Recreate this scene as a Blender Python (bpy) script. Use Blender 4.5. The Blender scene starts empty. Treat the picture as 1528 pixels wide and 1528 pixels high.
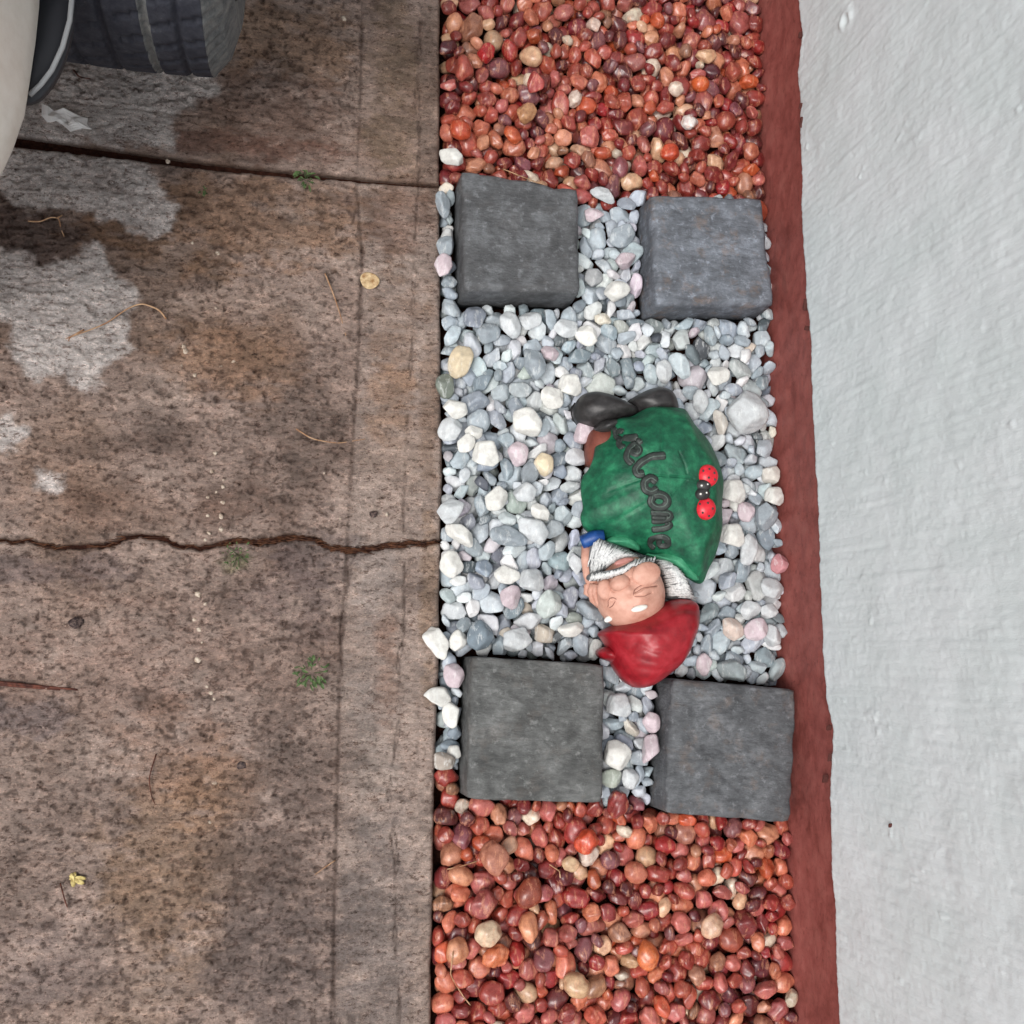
import bpy, bmesh, math, random
import numpy as np
from mathutils import Matrix, Vector, Euler

rng = np.random.default_rng(11)
random.seed(5)
C = bpy.context.scene.collection

# ------------------------------------------------------------------ camera
F, H = 1560.0, 1.5                       # focal length in photo pixels, camera height in metres
_down = np.array([425 - 764., -(971 - 764.), -F]); _down /= np.linalg.norm(_down)
_Z = -_down
_Y = np.array([-21., 11779., -1560.]); _Y -= _Z * (_Y @ _Z); _Y /= np.linalg.norm(_Y)
_X = np.cross(_Y, _Z)
R = np.stack([_X, _Y, _Z])               # camera axes -> world axes (y runs along the wall, z up)
cam_d = bpy.data.cameras.new('camera'); cam = bpy.data.objects.new('camera', cam_d); C.objects.link(cam)
M4 = np.eye(4); M4[:3, :3] = R; M4[2, 3] = H
cam.matrix_world = Matrix(M4.tolist())
cam_d.sensor_fit = 'HORIZONTAL'; cam_d.sensor_width = 36.0; cam_d.lens = 36.0 * F / 1528.0
cam_d.clip_start = 0.02; cam_d.clip_end = 200
bpy.context.scene.camera = cam

# ------------------------------------------------------------------ light (soft overcast)
SUN_EL, SUN_AZ = math.radians(60), math.radians(212)     # azimuth of the sun, from +x counter-clockwise
W = bpy.data.worlds.new('World'); bpy.context.scene.world = W; W.use_nodes = True
wn = W.node_tree; bg = wn.nodes['Background']
sky = wn.nodes.new('ShaderNodeTexSky'); sky.sky_type = 'NISHITA'; sky.sun_disc = False
sky.sun_elevation = SUN_EL; sky.sun_rotation = math.pi / 2 - SUN_AZ
sky.air_density = 1.0; sky.dust_density = 4.0; sky.ozone_density = 1.0
hs = wn.nodes.new('ShaderNodeHueSaturation'); hs.inputs['Saturation'].default_value = 0.25
wn.links.new(sky.outputs[0], hs.inputs['Color']); wn.links.new(hs.outputs[0], bg.inputs[0])
bg.inputs[1].default_value = 0.15
sl = bpy.data.lights.new('sun', 'SUN'); sl.energy = 1.5; sl.angle = math.radians(28); sl.color = (1.0, .97, .93)
so = bpy.data.objects.new('sun', sl); C.objects.link(so); so.location = (0, 0, 6)
_sd = Vector((math.cos(SUN_EL) * math.cos(SUN_AZ), math.cos(SUN_EL) * math.sin(SUN_AZ), math.sin(SUN_EL)))
so.rotation_euler = _sd.to_track_quat('Z', 'Y').to_euler()
vs = bpy.context.scene.view_settings
vs.view_transform = 'Standard'; vs.look = 'None'; vs.gamma = 1.0; vs.use_curve_mapping = False
vs.exposure = 0.2

# ------------------------------------------------------------------ helpers
def ray(px, py): return R @ np.array([px - 764., -(py - 764.), -F])
def P(px, py, z=0.0):
    d = ray(px, py); return (d * ((z - H) / d[2]))[:2]
def P3(px, py, z=0.0):
    p = P(px, py, z); return np.array([p[0], p[1], z])
def PW(px, py, x):                       # where a pixel's ray meets the plane x = const
    d = ray(px, py); t = x / d[0]; return np.array([d[1] * t, H + d[2] * t])
def lin(c):
    c = np.asarray(c, float) / 255.0
    return np.where(c <= .04045, c / 12.92, ((c + .055) / 1.055) ** 2.4)
def L4(c): return (*lin(c), 1.0)

class Noise:
    def __init__(s, seed): s.g = np.random.default_rng(seed).random((257, 257))
    def __call__(s, x, y):
        x = np.asarray(x, float); y = np.asarray(y, float)
        xi = np.floor(x).astype(int); yi = np.floor(y).astype(int); fx = x - xi; fy = y - yi
        fx = fx * fx * (3 - 2 * fx); fy = fy * fy * (3 - 2 * fy)
        a = xi % 256; b = yi % 256; a1 = (a + 1) % 256; b1 = (b + 1) % 256; g = s.g
        return (g[a, b] * (1 - fx) + g[a1, b] * fx) * (1 - fy) + (g[a, b1] * (1 - fx) + g[a1, b1] * fx) * fy
def fbm(x, y, f, seed, oct=4, sx=1.0, sy=1.0, gain=.5):
    v = 0; a = 1; t = 0
    for o in range(oct):
        v = v + a * Noise(seed * 13 + o)(x * f * sx + 7.3 * o, y * f * sy + 3.1 * o); t += a; a *= gain; f *= 2.03
    return v / t - .5                     # about -0.5 .. 0.5
def seg_dist(x, y, pts):
    d = np.full(np.shape(x), 1e9)
    for (ax, ay), (bx, by) in zip(pts[:-1], pts[1:]):
        vx, vy = bx - ax, by - ay; l = vx * vx + vy * vy + 1e-12
        t = np.clip(((x - ax) * vx + (y - ay) * vy) / l, 0, 1)
        d = np.minimum(d, np.hypot(x - ax - t * vx, y - ay - t * vy))
    return d
def inside(x, y, poly):
    c = np.zeros(np.shape(x), bool); n = len(poly)
    for i in range(n):
        x1, y1 = poly[i]; x2, y2 = poly[(i + 1) % n]
        if y1 == y2: continue
        c ^= ((y1 > y) != (y2 > y)) & (x < (x2 - x1) * (y - y1) / (y2 - y1) + x1)
    return c
def poly_sd(x, y, poly):                 # positive inside
    d = seg_dist(x, y, list(poly) + [poly[0]]); return np.where(inside(x, y, poly), d, -d)
def sstep(a, b, x):
    t = np.clip((x - a) / (b - a), 0, 1); return t * t * (3 - 2 * t)

def mesh(name, v, f, smooth=True, col=None):
    v = np.asarray(v, np.float32); me = bpy.data.meshes.new(name)
    if isinstance(f, np.ndarray):
        n, k = f.shape
        me.vertices.add(len(v)); me.vertices.foreach_set('co', v.ravel())
        me.loops.add(n * k); me.loops.foreach_set('vertex_index', f.astype(np.int32).ravel())
        me.polygons.add(n); me.polygons.foreach_set('loop_start', np.arange(0, n * k, k, dtype=np.int32))
        me.polygons.foreach_set('loop_total', np.full(n, k, np.int32))
    else:
        me.from_pydata(v.tolist(), [], f)
    me.update(calc_edges=True); me.validate()
    me.polygons.foreach_set('use_smooth', np.full(len(me.polygons), smooth))
    if col is not None:
        a = me.color_attributes.new('Col', 'FLOAT_COLOR', 'POINT')
        c = np.ones((len(v), 4), np.float32); c[:, :3] = col; a.data.foreach_set('color', c.ravel())
    return me
ORG = {}
def base_of(o):
    while o is not None:
        if o.name in ORG: return ORG[o.name]
        o = o.parent
    return np.zeros(3)
def obj(name, v, f, mat, parent=None, smooth=True, col=None):
    v = np.asarray(v, float)
    if parent is not None: v = v - base_of(parent)
    me = mesh(name, v, f, smooth, col); me.materials.append(mat)
    o = bpy.data.objects.new(name, me); C.objects.link(o); o.parent = parent
    return o
def tag(o, label, cat, group=None):
    o['label'] = label; o['category'] = cat
    if group: o['group'] = group
    return o
def struct(o, kind='structure'): o['kind'] = kind; return o
def thing(name, loc, label, cat, group=None):
    o = bpy.data.objects.new(name, None); C.objects.link(o); o.location = loc; o.empty_display_size = .05
    ORG[o.name] = np.array(loc, float)
    return tag(o, label, cat, group)
class MB:
    def __init__(s): s.v = []; s.f = []
    def add(s, v, f):
        n = len(s.v); s.v += [tuple(map(float, p)) for p in v]; s.f += [tuple(i + n for i in q) for q in f]
    def tube(s, pts, rad, k=6, flat=1.0):
        pts = [np.array(p, float) for p in pts]; n = len(pts)
        rad = [rad] * n if np.isscalar(rad) else rad
        V = []; Fc = []; up = np.array([0, 0, 1.])
        for i, p in enumerate(pts):
            t = pts[min(i + 1, n - 1)] - pts[max(i - 1, 0)]; t /= np.linalg.norm(t) + 1e-12
            sd = np.cross(t, up); l = np.linalg.norm(sd); sd = sd / l if l > 1e-4 else np.array([1., 0, 0])
            nn = np.cross(sd, t)
            for j in range(k):
                a = 2 * math.pi * j / k; V.append(p + rad[i] * (math.cos(a) * sd + math.sin(a) * nn * flat))
        for i in range(n - 1):
            for j in range(k):
                a = i * k + j; b = i * k + (j + 1) % k; Fc.append((a, b, b + k, a + k))
        Fc.append(tuple(range(k - 1, -1, -1))); Fc.append(tuple(range((n - 1) * k, n * k)))
        s.add(V, Fc)
    def ellipsoid(s, c, ax, u=14, w=9):
        c = np.array(c, float); ax = np.array(ax, float)      # rows = half axes
        V = [c - ax[2]]
        for i in range(1, w):
            th = math.pi * i / w
            for j in range(u):
                ph = 2 * math.pi * j / u
                V.append(c + math.sin(th) * (math.cos(ph) * ax[0] + math.sin(ph) * ax[1]) - math.cos(th) * ax[2])
        V.append(c + ax[2]); Fc = []
        for j in range(u):
            Fc.append((0, 1 + (j + 1) % u, 1 + j)); b = 1 + (w - 2) * u
            Fc.append((b + j, b + (j + 1) % u, len(V) - 1))
        for i in range(w - 2):
            for j in range(u):
                a = 1 + i * u + j; b = 1 + i * u + (j + 1) % u; Fc.append((a, b, b + u, a + u))
        s.add(V, Fc)
    def build(s, name, mat, parent=None, smooth=True): return obj(name, s.v, s.f, mat, parent, smooth)
def grid_faces(nu, nv):
    i, j = np.meshgrid(np.arange(nu - 1), np.arange(nv - 1), indexing='ij'); a = i * nv + j
    return np.stack([a, a + nv, a + nv + 1, a + 1], -1).reshape(-1, 4)
def smooth_closed(pts, n):
    p = np.asarray(pts, float)
    for _ in range(3):
        q = np.roll(p, -1, 0); p = np.stack([.75 * p + .25 * q, .25 * p + .75 * q], 1).reshape(-1, 2)
    q = np.vstack([p, p[:1]]); l = np.r_[0, np.cumsum(np.linalg.norm(np.diff(q, axis=0), axis=1))]
    t = np.linspace(0, l[-1], n, endpoint=False)
    return np.stack([np.interp(t, l, q[:, k]) for k in (0, 1)], 1)
def dome(outline, rings, center=None, n=96, zf=None, smooth_it=True):
    """closed solid over a star-shaped outline; rings = [(scale, z), ...] from the crown outwards and down."""
    o = smooth_closed(outline, n) if smooth_it else np.asarray(outline, float)
    n = len(o)
    a = .5 * np.sum(o[:, 0] * np.roll(o[:, 1], -1) - np.roll(o[:, 0], -1) * o[:, 1])
    if a < 0: o = o[::-1]
    c = o.mean(0) if center is None else np.asarray(center, float)
    V = [np.r_[c, rings[0][1]]]
    for s, z in rings:
        V += [np.r_[c + s * (p - c), z] for p in o]
    V.append(np.r_[c, rings[-1][1]]); V = np.array(V)
    if zf is not None: V = zf(V)
    m = len(rings); Fc = []
    for j in range(n):
        Fc.append((0, 1 + j, 1 + (j + 1) % n)); b = 1 + (m - 1) * n
        Fc.append((b + (j + 1) % n, b + j, len(V) - 1))
    for i in range(m - 1):
        for j in range(n):
            p = 1 + i * n + j; q = 1 + i * n + (j + 1) % n; Fc.append((p, p + n, q + n, q))
    return V, Fc
def cap_rings(z0, z1, zb, m=14, pw=2.2):
    s = np.linspace(.08, 1, m); r = [(a, z0 + (z1 - z0) * max(0, 1 - a ** pw) ** (1 / 1.6)) for a in s]
    return r + [(.97, z0 - .3 * (z0 - zb)), (.88, zb)]

# ------------------------------------------------------------------ materials
class N:
    def __init__(s, name, rough=.6, spec=.4):
        s.m = bpy.data.materials.new(name); s.m.use_nodes = True; s.t = s.m.node_tree
        s.b = s.t.nodes['Principled BSDF']; s.b.inputs['Roughness'].default_value = rough
        s.b.inputs['Specular IOR Level'].default_value = spec
    def n(s, typ, **kw):
        o = s.t.nodes.new('ShaderNode' + typ)
        for k, v in kw.items():
            if k[0] == '_': setattr(o, k[1:], v)
        return o
    def link(s, a, b): s.t.links.new(a, b)
    def pos(s, scale=(1, 1, 1), obj_space=False):
        if obj_space: src = s.n('TexCoord').outputs['Object']
        else: src = s.n('NewGeometry').outputs['Position']
        mp = s.n('Mapping'); mp.inputs['Scale'].default_value = scale; s.link(src, mp.inputs['Vector']); return mp.outputs[0]
    def noise(s, vec, scale, detail=4, rough=.6):
        o = s.n('TexNoise'); o.inputs['Scale'].default_value = scale; o.inputs['Detail'].default_value = detail
        o.inputs['Roughness'].default_value = rough; s.link(vec, o.inputs['Vector']); return o.outputs['Fac']
    def ramp(s, fac, stops):
        o = s.n('ValToRGB'); e = o.color_ramp.elements
        while len(e) < len(stops): e.new(.5)
        for el, (p, c) in zip(e, stops):
            el.position = p; el.color = c if len(c) == 4 else (*c, 1)
        s.link(fac, o.inputs[0]); return o.outputs[0]
    def mix(s, fac, a, b, mode='MIX'):
        o = s.n('Mix', _data_type='RGBA', _blend_type=mode)
        for k, v in ((0, fac), (6, a), (7, b)):
            if hasattr(v, 'is_output'): s.link(v, o.inputs[k])
            else: o.inputs[k].default_value = v
        return o.outputs[2]
    def bump(s, h, strength=.4, dist=.002, normal=None):
        o = s.n('Bump'); o.inputs['Strength'].default_value = strength; o.inputs['Distance'].default_value = dist
        s.link(h, o.inputs['Height'])
        if normal is not None: s.link(normal, o.inputs['Normal'])
        return o.outputs[0]
    def col(s, c): s.link(c, s.b.inputs['Base Color']) if hasattr(c, 'is_output') else setattr(s.b.inputs['Base Color'], 'default_value', c)
    def rgh(s, r): s.link(r, s.b.inputs['Roughness'])
    def nrm(s, r): s.link(r, s.b.inputs['Normal'])
G = lambda v: (v, v, v, 1)

def painted(name, base, dark, light, rough=.45, nscale=60, bump=.25, bscale=350):
    m = N(name, rough); p = m.pos()
    f = m.noise(p, nscale, 5, .65)
    m.col(m.ramp(f, [(.28, L4(dark)), (.5, L4(base)), (.74, L4(light))]))
    m.nrm(m.bump(m.noise(p, bscale, 3), bump, .001)); return m.m

def pebble_mat(name, per_object, wet):
    m = N(name, .34 if wet else .58, .5 if wet else .35)
    if per_object: c = m.n('ObjectInfo').outputs['Color']
    else: c = m.n('VertexColor', _layer_name='Col').outputs['Color']
    p = m.pos()
    n1 = m.noise(p, 95, 5, .7); n2 = m.noise(p, 260, 4, .7)
    c = m.mix(m.ramp(n1, [(.3, G(0)), (.72, G(1))]), m.mix(1.0, c, (.68, .66, .66, 1) if not wet else (.46, .36, .36, 1), 'MULTIPLY'), c)
    st = m.pos((160, 40, 90)); vn = m.noise(st, 1.0, 4, .7)
    vein = m.ramp(vn, [(.55, G(0)), (.62, G(.4)), (.69, G(0))])
    c = m.mix(vein, c, L4((226, 228, 226) if not wet else (222, 160, 124)))
    c = m.mix(m.ramp(n2, [(.62, G(0)), (.74, G(.5))]), c, m.mix(1.0, c, (.5, .5, .52, 1), 'MULTIPLY'))
    m.col(c)
    m.nrm(m.bump(m.noise(p, 420, 4, .7), .35 if not wet else .25, .0012))
    if wet:
        m.rgh(m.ramp(n2, [(.35, G(.22)), (.7, G(.5))]))
        m.b.inputs['Coat Weight'].default_value = .25; m.b.inputs['Coat Roughness'].default_value = .18
    return m.m

# ------------------------------------------------------------------ ground
m = N('soil', .9, .1); p = m.pos()
m.col(m.ramp(m.noise(p, 140, 6, .75), [(.3, L4((30, 18, 15))), (.55, L4((62, 36, 28))), (.78, L4((96, 62, 48)))]))
m.nrm(m.bump(m.noise(p, 220, 5, .7), .9, .006)); SOIL = m.m
g = obj('ground', [(-30, -30, -.075), (30, -30, -.075), (30, 30, -.075), (-30, 30, -.075)], [(0, 1, 2, 3)], SOIL, None, False); struct(g)

XE = .2135                                # driveway edge, XWL = wall base
XWL = .757
# ------------------------------------------------------------------ driveway: three concrete panels
edge_px = [(657, 0), (656, 270), (660, 700), (655, 1000), (648, 1200), (643, 1528)]
EW = np.array([P(*q) for q in edge_px])[::-1]
def edge_x(y): return np.interp(y, EW[:, 1], EW[:, 0], left=EW[0, 0], right=EW[-1, 0]) + .0025 * fbm(y, y * 0, 30, 3)
joint_px = [(-200, 180), (0, 205), (100, 219), (250, 239), (400, 256), (540, 268), (660, 277)]
crack_px = [(x / 2.315, y / 2.315 + 520) for x, y in [(-900, 640), (-500, 690), (-200, 655), (0, 665), (90, 665), (190, 690), (350, 680), (420, 660), (480, 645), (550, 650), (610, 680), (690, 690), (800, 665), (920, 665), (1010, 650), (1080, 660), (1130, 685), (1210, 700), (1300, 690), (1400, 675), (1520, 665)]]
JW = np.array([P(*q) for q in joint_px]); CW = np.array([P(*q) for q in crack_px])
def joint_y(x): return np.interp(x, JW[:, 0], JW[:, 1]) + .002 * fbm(x, x * 0, 60, 5)
def crack_y(x): return np.interp(x, CW[:, 0], CW[:, 1]) + .009 * fbm(x, x * 0 + 3, 70, 6, 5, gain=.65)
def joint_w(x): return np.interp(x, [-.4, -.25, 0, .1, .22], [.016, .0115, .0075, .0042, .0028]) + .002 * fbm(x, x * 0, 90, 8)
def crack_w(x): return np.interp(x, [-.4, -.2, 0, .22], [.0036, .0045, .0055, .0035]) + .005 * fbm(x, x * 0, 70, 9, 4)
W2 = lambda pts: [tuple(P(*q)) for q in pts]
WOB = None
border = W2([(542, -150), (540, 0), (538, 150), (532, 270), (541, 380), (534, 560), (528, 640), (516, 860), (508, 960), (505, 1130), (500, 1320), (497, 1528), (494, 1700)])
fine1 = W2([(628, 20), (627, 60), (622, 130), (626, 200), (625, 275), (621, 330), (618, 420), (615, 520), (608, 640), (602, 762), (604, 850), (604, 943), (594, 991), (600, 1040), (594, 1095), (580, 1180), (592, 1290), (589, 1400), (600, 1528)])
fine2 = W2([(540, 800), (522, 850), (512, 925), (508, 960), (514, 1040)])
upper = W2([(-60, 133), (40, 143), (200, 161), (330, 175), (540, 201)])
Z1 = lambda pts: [(x / 2.938, y / 2.938) for x, y in pts]
dryp = [W2(Z1([(60, 650), (630, 690), (640, 760), (690, 800), (700, 870), (790, 910), (780, 970), (690, 1045), (640, 1010), (480, 970), (400, 920), (300, 900), (130, 930), (60, 870), (-60, 800), (-60, 700)])),
        W2([(-40, 372), (25, 372), (60, 395), (125, 388), (138, 362), (160, 378), (172, 418), (212, 446), (180, 470), (192, 520), (160, 545), (132, 590), (95, 562), (40, 568), (18, 520), (24, 480), (-40, 465)]),
        W2(Z1([(-200, 380), (120, 330), (250, 250), (940, 300), (935, 400), (850, 430), (860, 480), (740, 500), (765, 640), (400, 625), (90, 600), (-200, 560)])),
        W2([(-40, 628), (20, 622), (42, 645), (10, 672), (-40, 680)]), W2([(62, 705), (88, 710), (85, 728), (60, 725)])]
# stains of the concrete itself: (px, py, rx, ry, colour, strength)
stains = [(430, 620, 70, 90, (100, 84, 76), .65), (470, 690, 60, 60, (102, 87, 79), .5), (240, 640, 40, 40, (92, 80, 74), .5), (200, 760, 130, 40, (112, 88, 76), .5),
          (130, 430, 200, 110, (116, 94, 78), .5), (60, 350, 90, 40, (94, 78, 72), .85), (330, 330, 190, 70, (132, 100, 74), .6), (150, 1000, 190, 90, (146, 120, 108), .5), (90, 1200, 150, 150, (140, 122, 112), .5),
          (270, 1290, 95, 130, (138, 110, 84), .45), (240, 1400, 120, 110, (126, 100, 76), .35), (330, 1180, 60, 50, (150, 116, 88), .6), (420, 1300, 90, 190, (108, 93, 86), .7), (430, 1450, 110, 110, (112, 99, 94), .75), (560, 1400, 50, 200, (130, 119, 114), .7),
          (480, 830, 60, 60, (104, 92, 90), .6), (430, 900, 70, 60, (108, 92, 88), .6), (380, 980, 80, 60, (132, 112, 102), .5), (560, 870, 34, 60, (154, 143, 137), .6), (555, 1030, 36, 80, (148, 137, 131), .6), (550, 1150, 40, 60, (150, 138, 130), .5),
          (640, 900, 14, 120, (142, 116, 92), .5), (575, 1000, 20, 80, (146, 112, 94), .5), (430, 60, 120, 60, (142, 112, 88), .6), (420, 170, 110, 60, (108, 84, 72), .7), (350, 215, 160, 22, (112, 82, 70), .8),
          (585, 120, 40, 160, (118, 100, 84), .8), (640, 140, 16, 200, (112, 96, 86), .7), (600, 330, 50, 60, (120, 92, 78), .6), (590, 480, 40, 90, (134, 110, 94), .6), (580, 600, 36, 60, (148, 118, 96), .6), (350, 540, 90, 60, (146, 114, 90), .5), (640, 600, 14, 150, (128, 106, 90), .6),
          (60, 850, 110, 25, (96, 84, 84), .6), (30, 1080, 60, 30, (112, 102, 102), .6), (90, 1440, 90, 60, (122, 108, 104), .6), (250, 1110, 90, 60, (142, 114, 98), .5), (470, 1150, 60, 70, (122, 106, 98), .6), (350, 840, 24, 16, (92, 98, 62), .6)]
def panel(name, ytop, ybot, seed, fine_lo, fine_hi):
    xs = np.r_[np.linspace(-3.2, -.5, 26)[:-1], np.linspace(-.5, -.43, 8)[:-1], np.arange(-.43, .2100, .0022)]
    xs = np.r_[xs, .2110, .2122, .2132, .2136]
    # rows: dense where the photograph looks
    def rows(lo, hi):
        v = [lo]; y = lo
        while y < hi - 1e-6:
            st = .0022 if fine_lo - .03 < y < fine_hi + .03 else .12
            y = min(hi, y + st); v.append(y)
        return np.array(v)
    y0r, y1r = ybot(0.0), ytop(0.0)
    r = rows(y0r, y1r); t = (r - y0r) / (y1r - y0r)
    Xg = np.repeat(xs[:, None], len(t), 1)
    yb = ybot(xs)[:, None]; yt = ytop(xs)[:, None]
    Yg = yb + (yt - yb) * t[None, :]
    Xg = Xg + sstep(-.1, .2136, Xg) * (edge_x(Yg) - .2136)
    D = np.minimum(np.minimum(yt - Yg, Yg - yb), edge_x(Yg) - Xg)
    z = np.zeros_like(Xg)
    dgB = seg_dist(Xg, Yg, border); dF = np.minimum(seg_dist(Xg, Yg, fine1), seg_dist(Xg, Yg, fine2)); dU = seg_dist(Xg, Yg, upper)
    dgB = np.abs(dgB + .006 * fbm(Xg, Yg, 40, 45)); dF = np.abs(dF + .014 * fbm(Xg, Yg, 45, 46, 5))
    bx = np.interp(Yg, [q[1] for q in border][::-1], [q[0] for q in border][::-1])
    smooth_zone = sstep(-.004, .006, Xg - bx)
    uy = np.interp(Xg, [q[0] for q in upper], [q[1] for q in upper])
    if seed == 1: smooth_zone = np.maximum(smooth_zone, sstep(-.003, .004, uy - Yg))
    rough = 1 - .5 * smooth_zone
    broom = fbm(Xg, Yg, 420, 20 + seed, 2, .16, 1.0); lump = fbm(Xg, Yg, 130, 24 + seed, 3, .6, 1); pit = fbm(Xg, Yg, 190, 28 + seed, 3, .7, 1.)
    z += rough * (.0016 * broom + .0034 * lump) - .0030 * sstep(.10, .2, pit) * rough + .0022 * rough * sstep(.05, .2, fbm(Xg, Yg, 110, 33, 3, .8, 1)) + .004 * fbm(Xg, Yg, 9, 31, 2)
    z -= .0012 * sstep(.0, .008, bx + .004 - Xg) * (1 - sstep(0, .05, bx - .05 - Xg)) * 0 + .0014 * smooth_zone
    z -= .0028 * np.exp(-(dgB / .0024) ** 2) * np.clip(.5 + 3 * (fbm(Xg, Yg, 16, 43) + .1), 0.35, 1.3)
    z -= .0022 * np.exp(-(dF / .0012) ** 2) * np.clip(3.2 * (fbm(Xg, Yg, 18, 42) + .34), 0, 1.3)
    if seed == 1: z -= .0028 * np.exp(-(dU / .0018) ** 2)
    blist = np.exp(-(((Xg - P(310, 1330)[0]) / .11) ** 2 + ((Yg - P(310, 1330)[1]) / .14) ** 2))
    z += .0035 * blist * sstep(-.05, .18, fbm(Xg, Yg, 75, 51, 2, 1.1, .75))
    chip = .005 + .009 * np.clip(fbm(Xg, Yg, 50, 60 + seed) + .1, 0, 1)
    z -= .006 * np.clip(1 - D / chip, 0, 1) ** 2
    # colour of the concrete (damp, stained) as a painted-in attribute; fine grain comes from the material
    col = np.empty(Xg.shape + (3,)); col[:] = lin((150, 131, 121))
    v = fbm(Xg, Yg, 14, 70, 5, .8, 1); w = fbm(Xg, Yg, 45, 73, 4, .6, 1); r3 = fbm(Xg, Yg, 7, 77, 4)
    col = col + sstep(-.05, .25, v)[..., None] * .6 * (lin((178, 159, 148)) - col)
    col = col + sstep(.05, .3, -v)[..., None] * .7 * (lin((98, 78, 68)) - col)
    col = col + sstep(.05, .3, r3)[..., None] * .5 * (lin((136, 110, 92)) - col)
    NZ = 2.4 * fbm(Xg, Yg, 28, 80, 4, .7, 1) + 2.4 * fbm(Xg, Yg, 130, 84, 4, .4, 1)
    low = sstep(.2, -.3, Yg) * .35
    col = col + low[..., None] * (lin((172, 153, 143)) - col)
    if seed != 1: col = col + (.4 * smooth_zone)[..., None] * (lin((160, 146, 137)) - col)
    for sx_, sy_, rx, ry, c, st in stains:
        q = P(sx_, sy_); k = rx / 1000., ry / 1000.
        e = ((Xg - q[0]) / k[0]) ** 2 + ((Yg - q[1]) / k[1]) ** 2
        a = st * sstep(1.5, .1, e + NZ)
        col = col + a[..., None] * (lin(c) - col)
    col *= np.clip(1.06 + .75 * w + .55 * fbm(Xg, Yg, 90, 75, 4, .5, 1), .35, 1.7)[..., None]
    dirt = np.clip(.6 * np.exp(-(dgB / .0026) ** 2) * np.clip(2.2 * (fbm(Xg, Yg, 16, 43) + .4), 0.35, 1) + .55 * np.exp(-(dF / .0013) ** 2) * np.clip(3.2 * (fbm(Xg, Yg, 18, 42) + .34), 0, 1), 0, .9)
    col = col + dirt[..., None] * (lin((62, 42, 34)) - col)
    pits = sstep(.12, .2, pit) * rough
    col = col + (.5 * pits)[..., None] * (lin((64, 45, 38)) - col)
    dry = np.zeros_like(Xg)
    for q in dryp: dry = np.maximum(dry, sstep(-.008, .005, poly_sd(Xg, Yg, q) + .034 * fbm(Xg, Yg, 55, 90, 6, .8, 1, .6)))
    dcol = lin((204, 196, 192)) * (1 + .45 * fbm(Xg, Yg, 12, 97, 3) + .6 * fbm(Xg, Yg, 60, 93, 4, .5, 1))[..., None]
    dcol = dcol + (.55 * sstep(.08, .22, fbm(Xg, Yg, 130, 95, 3, .5, 1)))[..., None] * (lin((150, 138, 133)) - dcol)
    col = col + dry[..., None] * (dcol - col)
    col = col + (.75 * np.clip(1 - D / .004, 0, 1) * (D < .004))[..., None] * (lin((84, 62, 50)) - col)
    nu, nv = Xg.shape
    V = np.stack([Xg, Yg, z], -1).reshape(-1, 3); K = np.clip(col, .004, 1).reshape(-1, 3)
    # alpha-like second attribute: wetness
    Fq = grid_faces(nu, nv)
    idx = np.arange(nu * nv).reshape(nu, nv)
    loop = np.r_[idx[:, 0], idx[-1, 1:], idx[::-1, -1][1:], idx[0, ::-1][1:-1]]
    sk = V[loop].copy(); sk[:, 2] = -.08
    n0 = len(V); V = np.vstack([V, sk]); K = np.vstack([K, np.tile(lin((70, 52, 44)), (len(loop), 1))])
    nb = n0 + np.arange(len(loop)); l2 = np.roll(loop, -1); nb2 = np.roll(nb, -1)
    Fq = np.vstack([Fq, np.stack([loop, nb, nb2, l2], -1)])
    me = mesh(name, V, Fq, True, K)
    at = me.attributes.new('wet', 'FLOAT', 'POINT'); wv = np.r_[(1 - dry).ravel(), np.ones(len(loop))].astype(np.float32); at.data.foreach_set('value', wv)
    me.materials.append(CONC); o = bpy.data.objects.new(name, me); C.objects.link(o); return o
m = N('damp_concrete', .6, .35); p = m.pos(); ps = m.pos((.5, 1, 1))
vc = m.n('VertexColor', _layer_name='Col').outputs['Color']; wt = m.n('Attribute', _attribute_name='wet').outputs['Fac']
na = m.noise(ps, 300, 5, .85); nb_ = m.noise(p, 430, 4, .8); nc = m.noise(ps, 110, 6, .85)
nd = m.noise(ps, 140, 6, .88); pat = m.noise(p, 16, 4, .7)
c = m.mix(m.ramp(nd, [(.39, G(1)), (.45, G(0))]), vc, m.mix(1.0, vc, (.34, .26, .23, 1), 'MULTIPLY'))
c = m.mix(m.ramp(na, [(.36, G(.7)), (.5, G(0))]), c, m.mix(1.0, c, (.42, .36, .33, 1), 'MULTIPLY'))
c = m.mix(m.ramp(nc, [(.5, G(0)), (.6, G(.8))]), c, m.mix(1.0, c, (1.5, 1.45, 1.42, 1), 'MULTIPLY'))
c = m.mix(m.ramp(nb_, [(.57, G(0)), (.63, G(.75))]), c, m.mix(1.0, c, (1.9, 1.85, 1.8, 1), 'MULTIPLY'))
nk = m.noise(ps, 75, 5, .9)
c = m.mix(m.ramp(nk, [(.36, G(.9)), (.43, G(0))]), c, m.mix(1.0, c, (.42, .34, .3, 1), 'MULTIPLY'))
c = m.mix(m.ramp(pat, [(.3, G(.4)), (.5, G(0))]), c, m.mix(1.0, c, (.66, .6, .58, 1), 'MULTIPLY'))
m.col(c)
rr = m.n('MapRange'); m.link(wt, rr.inputs[0]); rr.inputs[3].default_value = .85; rr.inputs[4].default_value = .33; m.rgh(rr.outputs[0])
m.nrm(m.bump(nb_, .7, .0016, m.bump(nd, 1.0, .005))); CONC = m.m
drive = panel('driveway', lambda x: joint_y(x) - joint_w(x) / 2, lambda x: crack_y(x) + crack_w(x) / 2, 2, -2, 2); struct(drive)
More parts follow.
